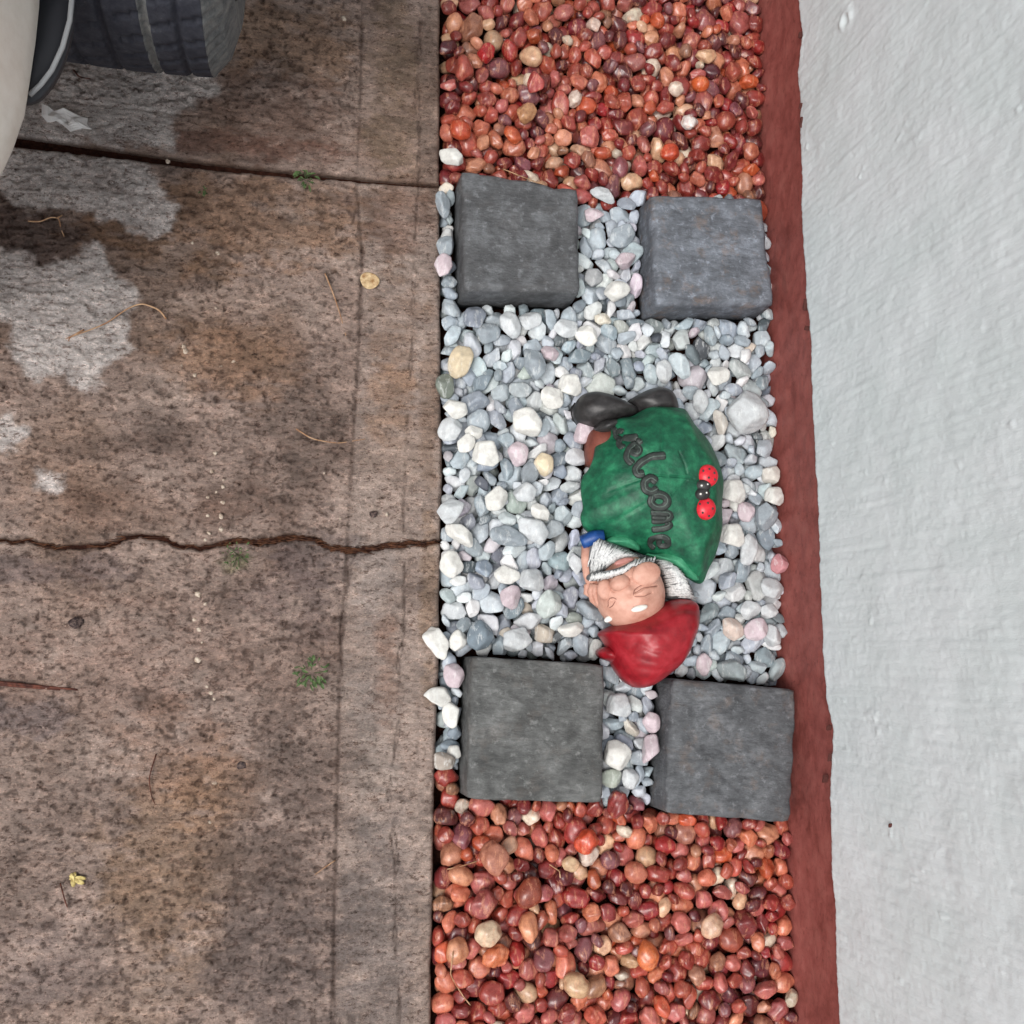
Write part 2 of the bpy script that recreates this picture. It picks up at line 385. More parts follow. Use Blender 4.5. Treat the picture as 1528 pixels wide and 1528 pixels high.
p1 = panel('slab', lambda x: np.full(np.shape(x), 4.0), lambda x: joint_y(x) + joint_w(x) / 2, 1, 0, 1.12); p1.parent = drive
p2 = panel('slab', lambda x: crack_y(x) - crack_w(x) / 2, lambda x: np.full(np.shape(x), -3.0), 3, -.54, 1); p2.parent = drive
# dirt and plant fibre lying in the crack and the joint
for nm, yf, wf, zz in (('crack_dirt', crack_y, crack_w, -.008), ('joint_dirt', joint_y, joint_w, -.012)):
    xs = np.linspace(-.6, .212, 260); w_ = wf(xs) + .006
    V = np.vstack([np.c_[xs, yf(xs) - w_, np.full(260, zz)], np.c_[xs, yf(xs) + w_, np.full(260, zz)]]); V[:, 2] += .004 * fbm(V[:, 0], V[:, 1], 120, 66)
    o = obj(nm, V, [(i, i + 1, i + 261, i + 260) for i in range(259)], SOIL, drive)
m = N('dry_fibre', .8, .2); m.col(m.ramp(m.noise(m.pos(), 120, 3), [(.35, L4((50, 28, 22))), (.72, L4((112, 74, 52)))])); FIBRE = m.m
mb = MB()
for i in range(230):
    x = rng.uniform(-.1, .205) if i < 170 else rng.uniform(-.4, .205); a = rng.normal(0, .28); l = rng.uniform(.006, .02)
    y = crack_y(x) + rng.normal(0, .0016); z = rng.uniform(-.005, .0006)
    dx, dy = l * math.cos(a), l * math.sin(a) * .7
    mb.tube([(x - dx, y - dy, z), (x, y + rng.normal(0, .001), z + .001), (x + dx, y + dy, z - .0005)], .0005, 4)
o = mb.build('crack_fibre', FIBRE, drive); o['kind'] = 'stuff'

# ------------------------------------------------------------------ house wall: red painted base, white plaster above
m = N('white_plaster', .42, .4); p = m.pos(); pv = m.pos((1, 1, .22))
f = m.noise(p, 9, 4)
m.col(m.ramp(f, [(.35, L4((204, 212, 213))), (.65, L4((212, 218, 220)))]))
m.nrm(m.bump(m.noise(p, 520, 5, .75), .45, .0012, m.bump(m.noise(pv, 260, 4, .7), .3, .0016))); PLASTER = m.m
m = N('red_oxide_paint', .55, .35); p = m.pos(); pv = m.pos((1, .35, 1))
f = m.noise(p, 30, 6, .7); f2 = m.noise(p, 130, 5, .75)
c = m.ramp(f, [(.3, L4((116, 58, 52))), (.5, L4((138, 75, 69))), (.8, L4((152, 92, 84)))])
c = m.mix(m.ramp(f2, [(.55, G(0)), (.72, G(.8))]), c, L4((88, 40, 34)))
m.col(c); m.nrm(m.bump(m.noise(pv, 260, 5, .7), .5, .002)); REDP = m.m
wall = thing('house_wall', (XWL, .2, 0), 'white plastered house wall with dark red painted base strip along pebble bed', 'wall')
nY = 400; ys = np.r_[np.linspace(-4, -.62, 20)[:-1], np.linspace(-.62, 1.2, nY), np.linspace(1.2, 4, 16)[1:]]
zs = np.r_[-.08, np.linspace(-.03, .135, 60)]
Yg, Zg = np.meshgrid(ys, zs, indexing='ij'); Xg = XWL + .004 * fbm(Yg, Zg, 14, 101, 3) - .005 * sstep(.05, -.03, Zg) + .0025 * fbm(Yg, Zg, 70, 103, 3)
obj('painted_base', np.stack([Xg, Yg, Zg], -1).reshape(-1, 3), grid_faces(len(ys), len(zs))[:, ::-1], REDP, wall)
pedge = [(1188, -40), (1190, 0), (1197, 55), (1189, 105), (1194, 165), (1192, 200), (1196, 250), (1195, 330), (1200, 400), (1201, 440), (1207, 480), (1209, 560), (1213, 640), (1216, 700), (1220, 780), (1221, 840), (1226, 930), (1229, 1000), (1231, 1040), (1241, 1090), (1239, 1150), (1238, 1200), (1240, 1300), (1248, 1420), (1251, 1528), (1252, 1600)]
PE = np.array([PW(a, b, XWL - .004) for a, b in pedge])[::-1]
def plaster_z(y): return np.interp(y, PE[:, 0], PE[:, 1]) + .007 * fbm(y, y * 0, 45, 110, 5, gain=.6)
ys = np.r_[np.linspace(-4, -.62, 20)[:-1], np.linspace(-.62, 1.2, 760), np.linspace(1.2, 4, 16)[1:]]
tz = np.r_[0, .0008, .002, .004, np.arange(.007, .56, .0026), np.linspace(.56, 2.5, 22)[1:]]
Yg, Tg = np.meshgrid(ys, tz, indexing='ij'); Zg = plaster_z(ys)[:, None] + Tg * (2.5 - plaster_z(ys)[:, None]) / 2.5
rel = .0011 * fbm(Yg, Zg, 150, 120, 3, 1, .42) + .0040 * fbm(Yg, Zg, 14, 123, 3) + .0010 * fbm(Yg, Zg, 230, 127, 3, 1, .8) + .0016 * fbm(Yg, Zg, 150, 129, 3, 1, .05)
blob = sstep(.3, .4, fbm(Yg, Zg, 42, 131, 3, 1.4, .7)); rel += .0016 * blob
q = PW(1266, 32, XWL); dd = np.hypot(Yg - q[0], Zg - q[1]); rel += .0035 * np.exp(-((dd - .012) / .005) ** 2) * sstep(-.012, .0, Yg - q[0]) - .002 * np.exp(-(dd / .008) ** 2)
Xg = XWL - .0045 - rel + .0055 * np.clip(1 - Tg / .004, 0, 1) ** 2
obj('plaster', np.stack([Xg, Yg, Zg], -1).reshape(-1, 3), grid_faces(len(ys), len(tz))[:, ::-1], PLASTER, wall)
o = obj('wall_core', [(XWL + .02, -4, -.08), (XWL + .25, -4, -.08), (XWL + .25, 4, -.08), (XWL + .02, 4, -.08), (XWL + .02, -4, 2.49), (XWL + .25, -4, 2.49), (XWL + .25, 4, 2.49), (XWL + .02, 4, 2.49)],
        [(0, 1, 5, 4), (1, 2, 6, 5), (2, 3, 7, 6), (3, 0, 4, 7), (4, 5, 6, 7), (3, 2, 1, 0)], PLASTER, wall, False)
# dark chips along the paint line
m = N('dark_chip', .8, .2); m.col(L4((78, 44, 40))); CHIP = m.m
for px, py, l, w in [(1196, 52, 16, 5), (1197, 158, 14, 4), (1198, 182, 20, 4), (1203, 455, 22, 3), (1205, 490, 8, 5), (1238, 1086, 9, 4), (1240, 1130, 16, 3), (1232, 1163, 16, 5), (1331, 1231, 7, 3)]:
    y, z = PW(px, py, XWL - .004); n = 9; ln = l / 1900.; wd = w / 2000.
    pts = [(y + ln * math.sin(2 * math.pi * k / n) * rng.uniform(.3, .9), z + wd * math.cos(2 * math.pi * k / n) * rng.uniform(.3, 1.0) + .25 * ln * math.sin(2 * math.pi * k / n)) for k in range(n)]
    V = [(XWL - .0085, a, b) for a, b in pts] + [(XWL - .001, a, b) for a, b in pts]
    obj('paint_chip', V, [tuple(range(n))[::-1]] + [(k, (k + 1) % n, n + (k + 1) % n, n + k) for k in range(n)], CHIP, wall, False)

# ------------------------------------------------------------------ paving slabs
def slab_mat(name, base, light, rust, bluish):
    m = N(name, .62, .35); p = m.pos(); f = m.noise(p, 22, 6, .7); f2 = m.noise(p, 75, 5, .75); f3 = m.noise(m.pos((1, 2.6, 1)), 60, 5, .7)
    m.rgh(m.ramp(f, [(.35, G(.75)), (.65, G(.45))]))
    c = m.ramp(f, [(.34, L4([b * .82 for b in base])), (.5, L4(base)), (.64, L4(light))])
    c = m.mix(m.ramp(f2, [(.55, G(0)), (.68, G(.6))]), c, L4([min(255, b * 1.3) for b in light]))
    c = m.mix(m.ramp(m.noise(p, 33, 4, .7), [(.54, G(0)), (.66, G(rust))]), c, L4((116, 96, 82)))
    c = m.mix(m.ramp(f3, [(.35, G(.5)), (.55, G(0))]), c, L4([b * .62 for b in base]))
    m.col(c); m.nrm(m.bump(f3, .6, .005, m.bump(m.noise(p, 480, 4, .7), .35, .0012))); return m.m
ZT = .052
slabs = [([(689, 253), (864, 279), (867, 437), (693, 432)], (84, 85, 87), (104, 106, 109), .05, 'dark grey square paver touching driveway edge, beyond the gnome\'s boots', 1.2, (687, 254)),
         ([(971, 289), (1139, 294), (1157, 455), (981, 456)], (100, 104, 111), (124, 130, 139), .5, 'blue-grey mottled square paver against the wall, beyond the gnome\'s boots', .8, None),
         ([(704, 980), (903, 992), (899, 1199), (697, 1193)], (88, 89, 88), (106, 107, 106), .12, 'dark grey rough square paver near driveway edge, beside the gnome\'s red hat', 2.6, None),
         ([(1004, 1013), (1189, 1029), (1181, 1228), (994, 1214)], (88, 90, 93), (106, 108, 111), .3, 'dark grey square paver with faint rust stains against wall, beside red hat', 2.6, None)]
SLABQ = []
for i, (q, base, light, rust, label, cleft, _) in enumerate(slabs):
    w = np.array([P(a, b, ZT) for a, b in q]); c = w.mean(0); SLABQ.append(w)
    # rounded-square outline with a slightly uneven edge
    pts = []
    for k in range(4):
        a, b = w[k], w[(k + 1) % 4]
        for t in np.linspace(.06, .94, 26): pts.append(a + (b - a) * t)
        a2, b2 = w[(k + 1) % 4], w[(k + 2) % 4]
        pts.append(.5 * (a + (b - a) * .982) + .5 * (a2 + (b2 - a2) * .018))
    o_ = np.array(pts); dr = o_ - c; o_ = c + dr * (1 + (.03 if i < 2 else .022) * fbm(o_[:, 0], o_[:, 1], 45, 140 + i, 5, gain=.65))[:, None]
    if i == 0: o_[:, 1] -= .003 * np.exp(-((o_[:, 0] - .385) / .03) ** 2) * (o_[:, 1] > .66)
    rb = .008 if i < 2 else .005
    rings = [(s, ZT) for s in np.linspace(.04, .9, 34)] + [(1 - rb / .095 * (1 - math.sin(a)) , ZT - rb * (1 - math.cos(a))) for a in np.linspace(.15, math.pi / 2, 6)]
    rings += [(1.0 + .012 * t, ZT - rb - t * .075) for t in (.15, .3, .5, .75, 1.0)]
    def zf(V, i=i, cleft=cleft, c=c):
        top = V[:, 2] > ZT - .02
        h = fbm(V[:, 0], V[:, 1], 26, 150 + i, 5, 1, 1.6, .55) * .0046 * cleft + fbm(V[:, 0], V[:, 1], 130, 156 + i, 3) * .0012
        ed = np.array([np.min(np.abs(np.linalg.norm(o_ - q, axis=1))) for q in V[:, :2]]) if True else 0
        h = h - np.exp(-(ed / .006) ** 2) * .006 * np.clip(fbm(V[:, 0], V[:, 1], 55, 158 + i, 3) + .05, 0, 1) * 3
        V[:, 2] += np.where(top, h, 0)
        d = V[:, :2] - c; n = fbm(V[:, 0] * 3 + V[:, 1], V[:, 2] + V[:, 1], 60, 160 + i, 3)
        V[:, :2] += d * (.014 * n * (~top))[:, None]; return V
    V, Fc = dome(o_, rings, c, zf=zf, smooth_it=False)
    r = obj('paving_slab', V - np.r_[c, 0], Fc, slab_mat('slate_%d' % i, base, light, rust, i), None); r.location = (*c, 0)
    tag(r, label, 'paver', 'square pavers around the gnome')

# ------------------------------------------------------------------ gnome outlines first (the pebbles make room for it)
Q4 = lambda pts: [(820 + x / 4.244, 540 + y / 4.244) for x, y in pts]
Q5 = lambda pts: [(820 + x / 5.457, 780 + y / 5.457) for x, y in pts]
LEAF_Z, LEAF_H = .052, .062
leaf_px = Q4([(430, 362), (490, 352), (540, 338), (590, 305), (640, 283), (720, 292), (800, 290), (870, 292), (900, 345), (940, 430), (1000, 500), (1060, 570), (1088, 640), (1090, 760), (1103, 900), (1098, 1000), (1068, 1120), (1050, 1240), (1012, 1320), (980, 1412), (890, 1385), (820, 1310), (700, 1240), (600, 1215), (480, 1165), (370, 1140), (290, 1092), (220, 1060), (188, 980), (212, 930), (203, 850), (213, 720), (250, 690), (278, 600), (292, 535), (350, 480), (392, 450), (392, 395)])
leaf_w = smooth_closed([P(a, b, LEAF_Z) for a, b in leaf_px], 200)
leaf_c = P(*Q4([(660, 760)])[0], LEAF_Z)
hat_px = Q5([(415, 895), (470, 960), (520, 1060), (535, 1160), (590, 1250), (650, 1320), (720, 1352), (830, 1332), (940, 1250), (1040, 1165), (1110, 1050), (1170, 900), (1197, 760), (1190, 650), (1080, 612), (980, 630), (880, 675), (760, 730), (620, 795), (480, 860)])
gn_px = Q4([(150, 290), (290, 170), (700, 150), (830, 280), (1000, 480), (1100, 650), (1110, 950), (1060, 1250), (980, 1420)]) + Q5([(1190, 640), (1170, 900), (1000, 1200), (720, 1350), (560, 1200), (420, 900), (290, 560), (250, 240), (230, 100)]) + Q4([(200, 900), (240, 640), (240, 430)])
GNW = [tuple(P(a, b, .02)) for a, b in gn_px]

# ------------------------------------------------------------------ pebbles: stones dropped one by one onto a height map
def ico(n):
    bm = bmesh.new(); bmesh.ops.create_icosphere(bm, subdivisions=n, radius=1); v = np.array([q.co[:] for q in bm.verts]); f = np.array([[q.index for q in p_.verts] for p_ in bm.faces]); bm.free(); return v, f
ICO, ICOF4 = ico(4); _i3, ICOF = ico(3); SUB3 = np.array([np.argmax(ICO @ q) for q in _i3])
gi = np.arange(46) + .5; ph = np.arccos(1 - 2 * gi / 46); th = math.pi * (1 + 5 ** .5) * gi
SUP = np.c_[np.cos(th) * np.sin(ph), np.sin(th) * np.sin(ph), np.cos(ph)]
def stone_shape(seed, angular, mid=False):
    r = np.random.default_rng(seed)
    nP = r.integers(8, 14) if angular else r.integers(12, 18)
    n = r.normal(size=(nP, 3)); n /= np.linalg.norm(n, axis=1)[:, None]
    for _ in range(12):                       # spread the facets a little
        f_ = (n[:, None] - n[None]); d2 = (f_ ** 2).sum(-1) + 1e-3; n = n + .02 * (f_ / d2[..., None] ** 1.5).sum(1); n /= np.linalg.norm(n, axis=1)[:, None]
    h = r.uniform(.56, 1.0, len(n)) if angular else r.uniform(.8, 1.04, len(n))
    pw = r.uniform(18, 44) if angular else r.uniform(4, 8)
    if mid: h = r.uniform(.6, 1.0, len(n)); pw = r.uniform(8, 18)
    d = np.clip(ICO @ n.T, 0, None) / h
    rad = ((d ** pw).sum(1) + (.92 if angular else .95) ** pw) ** (-1 / pw)
    v = ICO * rad[:, None]
    v *= 1 + (.03 if angular else .045) * (np.sin(ICO @ r.normal(size=3) * 3.2 + r.uniform(0, 6)) * np.sin(ICO @ r.normal(size=3) * 4 + r.uniform(0, 6)))[:, None]
    asp = np.array([1.0, r.uniform(.55, .9), r.uniform(.42, .7)]) if angular else np.array([1.0, r.uniform(.64, .92), r.uniform(.55, .82)])
    v = v * asp; v -= (v.max(0) + v.min(0)) / 2; v /= np.ptp(v[:, 0]) / 2
    return v
NS = 40
SH = {0: [stone_shape(300 + i, True) for i in range(NS)], 1: [stone_shape(500 + i, False, i % 4 != 0) for i in range(NS)]}
CELL = .0015
BX0, BX1, BY0, BY1 = .14, .80, -.78, 1.36
nx, ny = int((BX1 - BX0) / CELL), int((BY1 - BY0) / CELL)
gx = BX0 + (np.arange(nx) + .5) * CELL; gy = BY0 + (np.arange(ny) + .5) * CELL
GX, GY = np.meshgrid(gx, gy, indexing='ij')
HM = np.where((GY > -.22) & (GY < .70), -.040, -.046) + .012 * fbm(GX, GY, 30, 170, 3)
HM[GX < edge_x(GY) + .0006] = 0.0
HM[GX > XWL - .002] = .5
for w in SLABQ: HM[poly_sd(GX, GY, [tuple(p) for p in w]) > -.0022] = .5
GN = poly_sd(GX, GY, GNW)
IDM = np.full((nx, ny), -1, int)
stones = []
def kind_at(x, y):
    top = .704 + .010 * math.sin(x * 40) - (.012 if .42 < x < .52 else 0)
    bot = -.222 if x > .40 else (-.165 if x < .26 else -.2)
    return 0 if bot < y < top else 1
GREYS = [((170, 181, 189), 26), ((188, 198, 205), 28), ((208, 215, 219), 22), ((150, 161, 170), 15), ((226, 229, 228), 11), ((124, 133, 141), 5), ((208, 200, 206), 3.5), ((182, 188, 187), 6), ((152, 160, 156), 2), ((92, 97, 103), 1.5), ((212, 205, 190), 1.5)]
REDS = [((148, 60, 53), 22), ((170, 82, 66), 20), ((122, 48, 48), 16), ((194, 114, 88), 13), ((174, 96, 89), 16), ((204, 142, 112), 7), ((96, 44, 46), 10), ((210, 172, 138), 5), ((186, 86, 54), 6), ((152, 108, 86), 4), ((216, 202, 182), 3), ((132, 80, 84), 6), ((152, 46, 46), 7)]
REDS2 = [(tuple(min(235, q * 1.07) for q in c_), w_ * (1.5 if sum(c_) > 330 else .8)) for c_, w_ in REDS]
def pick(pal):
    w = np.array([a[1] for a in pal], float); c = np.array(pal[rng.choice(len(pal), p=w / w.sum())][0], float)
    return np.clip(c * rng.uniform(.9, 1.1) + rng.normal(0, 1.8, 3), 8, 240)
def profile(v):
    n = int(np.ceil(np.abs(v[:, :2]).max() / CELL)) + 1
    a = np.arange(-n, n + 1) * CELL; AX, AY = np.meshgrid(a, a, indexing='ij')
    d = (v @ SUP.T).max(0) * .87
    up = SUP[:, 2] > .08; dn = SUP[:, 2] < -.08; fl = ~(up | dn)
    top = np.min([(d[k] - SUP[k, 0] * AX - SUP[k, 1] * AY) / SUP[k, 2] for k in np.where(up)[0]], 0)
    bot = np.max([(d[k] - SUP[k, 0] * AX - SUP[k, 1] * AY) / SUP[k, 2] for k in np.where(dn)[0]], 0)
    ok = top > bot + .0005
    return n, np.where(ok, top, -9), np.where(ok, bot, 9), ok
def land(n, bot, ix, iy):
    return (HM[ix - n:ix + n + 1, iy - n:iy + n + 1] - bot).max()
def put(kind, k, size, eul, colr, ix, iy, z, top, n, ok, v):
    sl_ = (slice(ix - n, ix + n + 1), slice(iy - n, iy + n + 1))
    t = z + top; hit = ok & (t > HM[sl_])
    HM[sl_] = np.where(hit, t, HM[sl_]); sub = IDM[sl_]; sub[hit] = len(stones)
    stones.append((kind, k, size, eul, colr, (gx[ix], gy[iy], z)))
def drop(count, tries, ybounds, zmax):
    for _ in range(count):
        cy = rng.uniform(*ybounds); cx = rng.uniform(.2, XWL); kind = kind_at(cx, cy); k = rng.integers(NS)
        size = (rng.uniform(.0145, .0235) if kind == 0 else rng.uniform(.0140, .0208)) * (1.15 if rng.random() < .12 else 1)
        eul = (rng.normal(0, .38), rng.normal(0, .38), rng.uniform(0, 6.283))
        v = SH[kind][k] * size; Rm = np.array(Euler(eul).to_matrix()); v = v @ Rm.T
        n, top, bot, ok = profile(v); best = None
        for t in range(tries):
            x = cx if t == 0 else rng.uniform(.21, XWL); y = cy if t == 0 else cy + rng.normal(0, .10)
            if kind_at(x, y) != kind: continue
            ix = int((x - BX0) / CELL); iy = int((y - BY0) / CELL)
            if ix - n < 0 or iy - n < 0 or ix + n + 1 > nx or iy + n + 1 > ny: continue
            z = land(n, bot, ix, iy)
            if GN[ix, iy] > .004 and z > -.008: continue
            if best is None or z < best[0]: best = (z, ix, iy)
        if best is None: continue
        lim = zmax if kind == 0 else zmax - .003
        if best[0] > lim: continue
        put(kind, k, size, eul, pick(GREYS if kind == 0 else (REDS if best[2] * CELL + BY0 > 0 else REDS2)), best[1], best[2], best[0], top, n, ok, v)
drop(2700, 14, (-.76, 1.34), -.004)
drop(2200, 26, (-.56, 1.16), .001)
drop(500, 40, (-.56, 1.16), .004)
def fill_holes(count):                    # small stones into the gaps that still show soil
    for _ in range(count):
        ok_ = (HM < -.014) & (GY > -.56) & (GY < 1.16) & (GX > .222) & (GX < XWL - .008) & (GN < .012)
        c_ = np.argwhere(ok_[::4, ::4]) * 4
        if not len(c_): return
        for ix, iy in c_[rng.permutation(len(c_))[:40]]:
            if HM[ix, iy] > -.013: continue
            kind = kind_at(gx[ix], gy[iy])
            if kind == 1 and HM[ix, iy] > -.022: continue
            k = rng.integers(NS); size = rng.uniform(.0095, .0145); eul = (rng.normal(0, .5), rng.normal(0, .5), rng.uniform(0, 6.283))
            v = SH[kind][k] * size @ np.array(Euler(eul).to_matrix()).T; n, top, bot, ok = profile(v); best = None
            for dx in range(-6, 7, 2):
                for dy in range(-6, 7, 2):
                    if n <= ix + dx < nx - n - 1 and n <= iy + dy < ny - n - 1:
                        z = land(n, bot, ix + dx, iy + dy)
                        if best is None or z < best[0]: best = (z, ix + dx, iy + dy)
            if best and best[0] < .002: put(kind, k, size, eul, pick(GREYS if kind == 0 else REDS), best[1], best[2], best[0], top, n, ok, v)
fill_holes(45)
# stones one can pick out in the photograph: (px, py, length px, width px, turn in degrees, colour, grey/red)
WH = (228, 228, 222); LT = (204, 209, 211); PK = (208, 192, 198); CR = (222, 206, 176); MG = (158, 168, 175); DG = (92, 96, 102); GG = (128, 136, 126)
picked = [(681, 536, 50, 32, 70, CR, 0), (855, 580, 35, 33, 0, WH, 0), (719, 673, 39, 36, 0, WH, 0), (780, 628, 48, 40, 130, WH, 0), (777, 673, 36, 32, 80, PK, 0), (825, 531, 28, 24, 0, PK, 0), (865, 650, 36, 32, 40, PK, 0), (807, 693, 34, 29, 90, CR, 0), (791, 548, 50, 32, 110, MG, 0),
          (675, 645, 39, 33, 80, LT, 0), (674, 616, 36, 28, 0, WH, 0), (711, 640, 26, 22, 0, WH, 0), (699, 657, 30, 24, 60, WH, 0), (827, 590, 38, 34, 140, WH, 0), (669, 581, 38, 28, 90, GG, 0), (848, 486, 37, 30, 10, LT, 0), (869, 506, 35, 30, 170, WH, 0), (791, 474, 34, 30, 0, LT, 0), (765, 482, 42, 27, 115, LT, 0), (734, 496, 36, 32, 0, MG, 0),
          (678, 848, 38, 34, 90, WH, 0), (683, 802, 48, 24, 145, WH, 0), (790, 795, 50, 34, 150, LT, 0), (754, 804, 55, 28, 170, MG, 0), (757, 854, 38, 26, 170, WH, 0), (788, 870, 36, 34, 0, LT, 0), (745, 745, 38, 30, 60, WH, 0), (778, 739, 34, 29, 0, LT, 0), (677, 768, 40, 34, 30, LT, 0), (802, 765, 31, 25, 150, WH, 0), (762, 897, 36, 31, 40, PK, 0), (813, 901, 42, 36, 90, (188, 198, 194), 0),
          (861, 837, 34, 20, 95, LT, 0), (656, 955, 50, 30, 115, WH, 0), (679, 951, 30, 27, 90, WH, 0), (711, 953, 44, 38, 90, (122, 136, 146), 0), (766, 958, 42, 37, 0, LT, 0), (849, 936, 41, 21, 10, WH, 0), (876, 907, 45, 24, 145, MG, 0),
          (1076, 561, 36, 32, 0, WH, 0), (1113, 615, 62, 56, 120, LT, 0), (985, 559, 36, 24, 100, LT, 0), (1044, 599, 37, 27, 95, LT, 0), (1076, 626, 42, 22, 110, (212, 206, 196), 0), (1147, 712, 29, 27, 90, (206, 202, 194), 0), (1149, 737, 30, 28, 0, WH, 0), (1094, 730, 38, 36, 0, WH, 0), (1114, 767, 32, 28, 120, PK, 0), (1146, 776, 44, 33, 80, MG, 0), (1093, 795, 37, 34, 0, WH, 0), (1159, 837, 31, 26, 90, (186, 130, 134), 0), (1151, 882, 38, 33, 0, LT, 0), (1112, 823, 48, 27, 80, LT, 0),
          (1097, 933, 40, 31, 150, (226, 208, 196), 0), (1130, 944, 38, 35, 60, PK, 0), (1157, 953, 34, 27, 100, LT, 0), (1149, 912, 28, 25, 0, LT, 0), (1117, 912, 33, 29, 0, LT, 0), (1086, 995, 46, 31, 170, (148, 158, 160), 0), (1050, 992, 34, 24, 80, PK, 0),
          (676, 241, 38, 25, 160, WH, 0), (665, 403, 34, 27, 90, PK, 0), (882, 317, 30, 26, 0, PK, 0), (923, 440, 42, 30, 10, WH, 0), (905, 294, 42, 22, 165, LT, 0), (668, 300, 40, 20, 110, MG, 0), (668, 367, 34, 25, 80, MG, 0), (933, 352, 42, 34, 40, MG, 0), (938, 385, 32, 24, 30, PK, 0),
          (657, 1040, 38, 28, 0, WH, 0), (668, 1063, 36, 26, 95, WH, 0), (672, 1003, 35, 32, 130, PK, 0), (678, 1117, 20, 18, 0, WH, 0), (667, 1131, 31, 24, 170, (166, 156, 146), 0), (922, 1122, 40, 36, 150, WH, 0), (970, 1083, 31, 26, 90, PK, 0), (973, 1122, 42, 26, 80, PK, 0), (945, 1157, 30, 26, 120, LT, 0), (918, 1052, 36, 34, 0, LT, 0), (920, 1196, 42, 30, 70, (150, 62, 58), 1), (917, 1160, 32, 28, 30, (176, 184, 172), 0),
          (788, 178, 37, 28, 30, (196, 150, 108), 1), (1030, 176, 30, 26, 30, (226, 222, 216), 1), (1050, 82, 35, 26, 0, (222, 184, 146), 1), (1014, 127, 27, 25, 0, (216, 200, 182), 1), (723, 1396, 39, 37, 0, (214, 192, 162), 1), (878, 1260, 39, 37, 0, (206, 82, 52), 1), (847, 1283, 26, 24, 0, (208, 180, 142), 1), (860, 1465, 41, 34, 160, (216, 182, 142), 1), (793, 1384, 43, 24, 95, (220, 150, 112), 1), (745, 1422, 40, 30, 40, (212, 122, 82), 1), (682, 1414, 37, 34, 60, (218, 154, 116), 1),
          (723, 1354, 43, 41, 0, (168, 88, 84), 1), (732, 1274, 50, 41, 100, (190, 128, 104), 1), (783, 1335, 46, 38, 60, (146, 70, 50), 1), (967, 1428, 42, 33, 95, (222, 122, 72), 1), (1065, 1385, 37, 33, 30, (216, 180, 150), 1), (722, 82, 34, 26, 45, (186, 44, 46), 1), (795, 128, 38, 27, 80, (190, 88, 84), 1), (697, 108, 42, 29, 90, (184, 92, 78), 1), (683, 190, 36, 33, 150, (196, 84, 54), 1), (1043, 117, 30, 26, 0, (204, 96, 50), 1), (996, 222, 33, 30, 0, (196, 76, 44), 1), (767, 208, 32, 22, 130, (198, 92, 54), 1)]
for px, py, a, b, ang, colr, kind in picked:
    x, y = P(px, py, .012); a_ = a * .00052 * (1.0 if kind == 0 else .95); k = rng.integers(NS)
    base = SH[kind][k]; wy = np.ptp(base[:, 1]) / 2
    Rm = np.array(Euler((rng.normal(0, .12), rng.normal(0, .12), math.radians(ang))).to_matrix())
    # a stone of its own proportions: chosen among the shapes as the one closest in slenderness
    best = min(range(NS), key=lambda q: abs(np.ptp(SH[kind][q][:, 1]) / 2 - b / a) + .1 * rng.random())
    v = SH[kind][best] * a_ @ Rm.T; n, top, bot, ok = profile(v)
    cand = []
    for dx in (-3, 0, 3):
        for dy in (-3, 0, 3):
            ix = int((x - BX0) / CELL) + dx; iy = int((y - BY0) / CELL) + dy; cand.append((land(n, bot, ix, iy), ix, iy))
    z, ix, iy = min(cand)
    if z > .034: 
        continue
    e = Matrix(Rm.tolist()).to_euler()
    put(kind, best, a_, tuple(e), np.array(colr, float) * rng.uniform(.97, 1.03), ix, iy, z, top, n, ok, v)

PM = {0: pebble_mat('tumbled_grey_stone', True, False), 1: pebble_mat('polished_red_stone', True, True)}
PS = {0: pebble_mat('tumbled_grey_stone_mass', False, False), 1: pebble_mat('polished_red_stone_mass', False, True)}
PMESH = {}
for kind in (0, 1):
    for k in range(NS):
        me = mesh('pebble', SH[kind][k], ICOF4, True); me.materials.append(PM[kind]); PMESH[kind, k] = me
vis = np.bincount(IDM[(IDM >= 0) & (GY > -.53) & (GY < 1.11)].ravel(), minlength=len(stones))
gnh = np.bincount(IDM[(IDM >= 0) & (GN > .01)].ravel(), minlength=len(stones)); vis = vis - gnh
def bed(name, kind, sel, y0, y1):
    xs = np.linspace(XE - .004, XWL + .004, 60); ys = np.linspace(y0, y1, max(4, int((y1 - y0) / .008)))
    Xg, Yg = np.meshgrid(xs, ys, indexing='ij'); Zg = -.046 + .012 * fbm(Xg, Yg, 30, 170, 3)
    o = struct(obj(name, np.stack([Xg, Yg, Zg], -1).reshape(-1, 3), grid_faces(len(xs), len(ys)), SOIL))
    ids = sorted(sel, key=lambda i: -vis[i]); V = []; Fq = []; K = []; nv = 0
    for r_, i in enumerate(ids):
        kd, k, size, eul, colr, loc = stones[i]
        if r_ < 300 and vis[i] > 6:
            q = bpy.data.objects.new('pebble', PMESH[kd, k]); C.objects.link(q); q.parent = o
            q.location = loc; q.rotation_euler = eul; q.scale = (size,) * 3; q.color = L4(colr)
        else:
            v = SH[kd][k][SUB3] * size @ np.array(Euler(eul).to_matrix()).T + np.array(loc)
            V.append(v); Fq.append(ICOF + nv); nv += len(v); K.append(np.tile(lin(colr), (len(v), 1)))
    if V:
        s = obj('buried_pebbles', np.vstack(V), np.vstack(Fq), PS[kind], o, True, np.vstack(K)); s['kind'] = 'stuff'
    return o
bed('grey_pebble_bed', 0, [i for i, s in enumerate(stones) if -.23 < s[5][1] <= .72 and not (s[0] == 1 and s[5][1] > .5) and not (s[0] == 1 and s[5][1] < -.15)], -.222, .704)
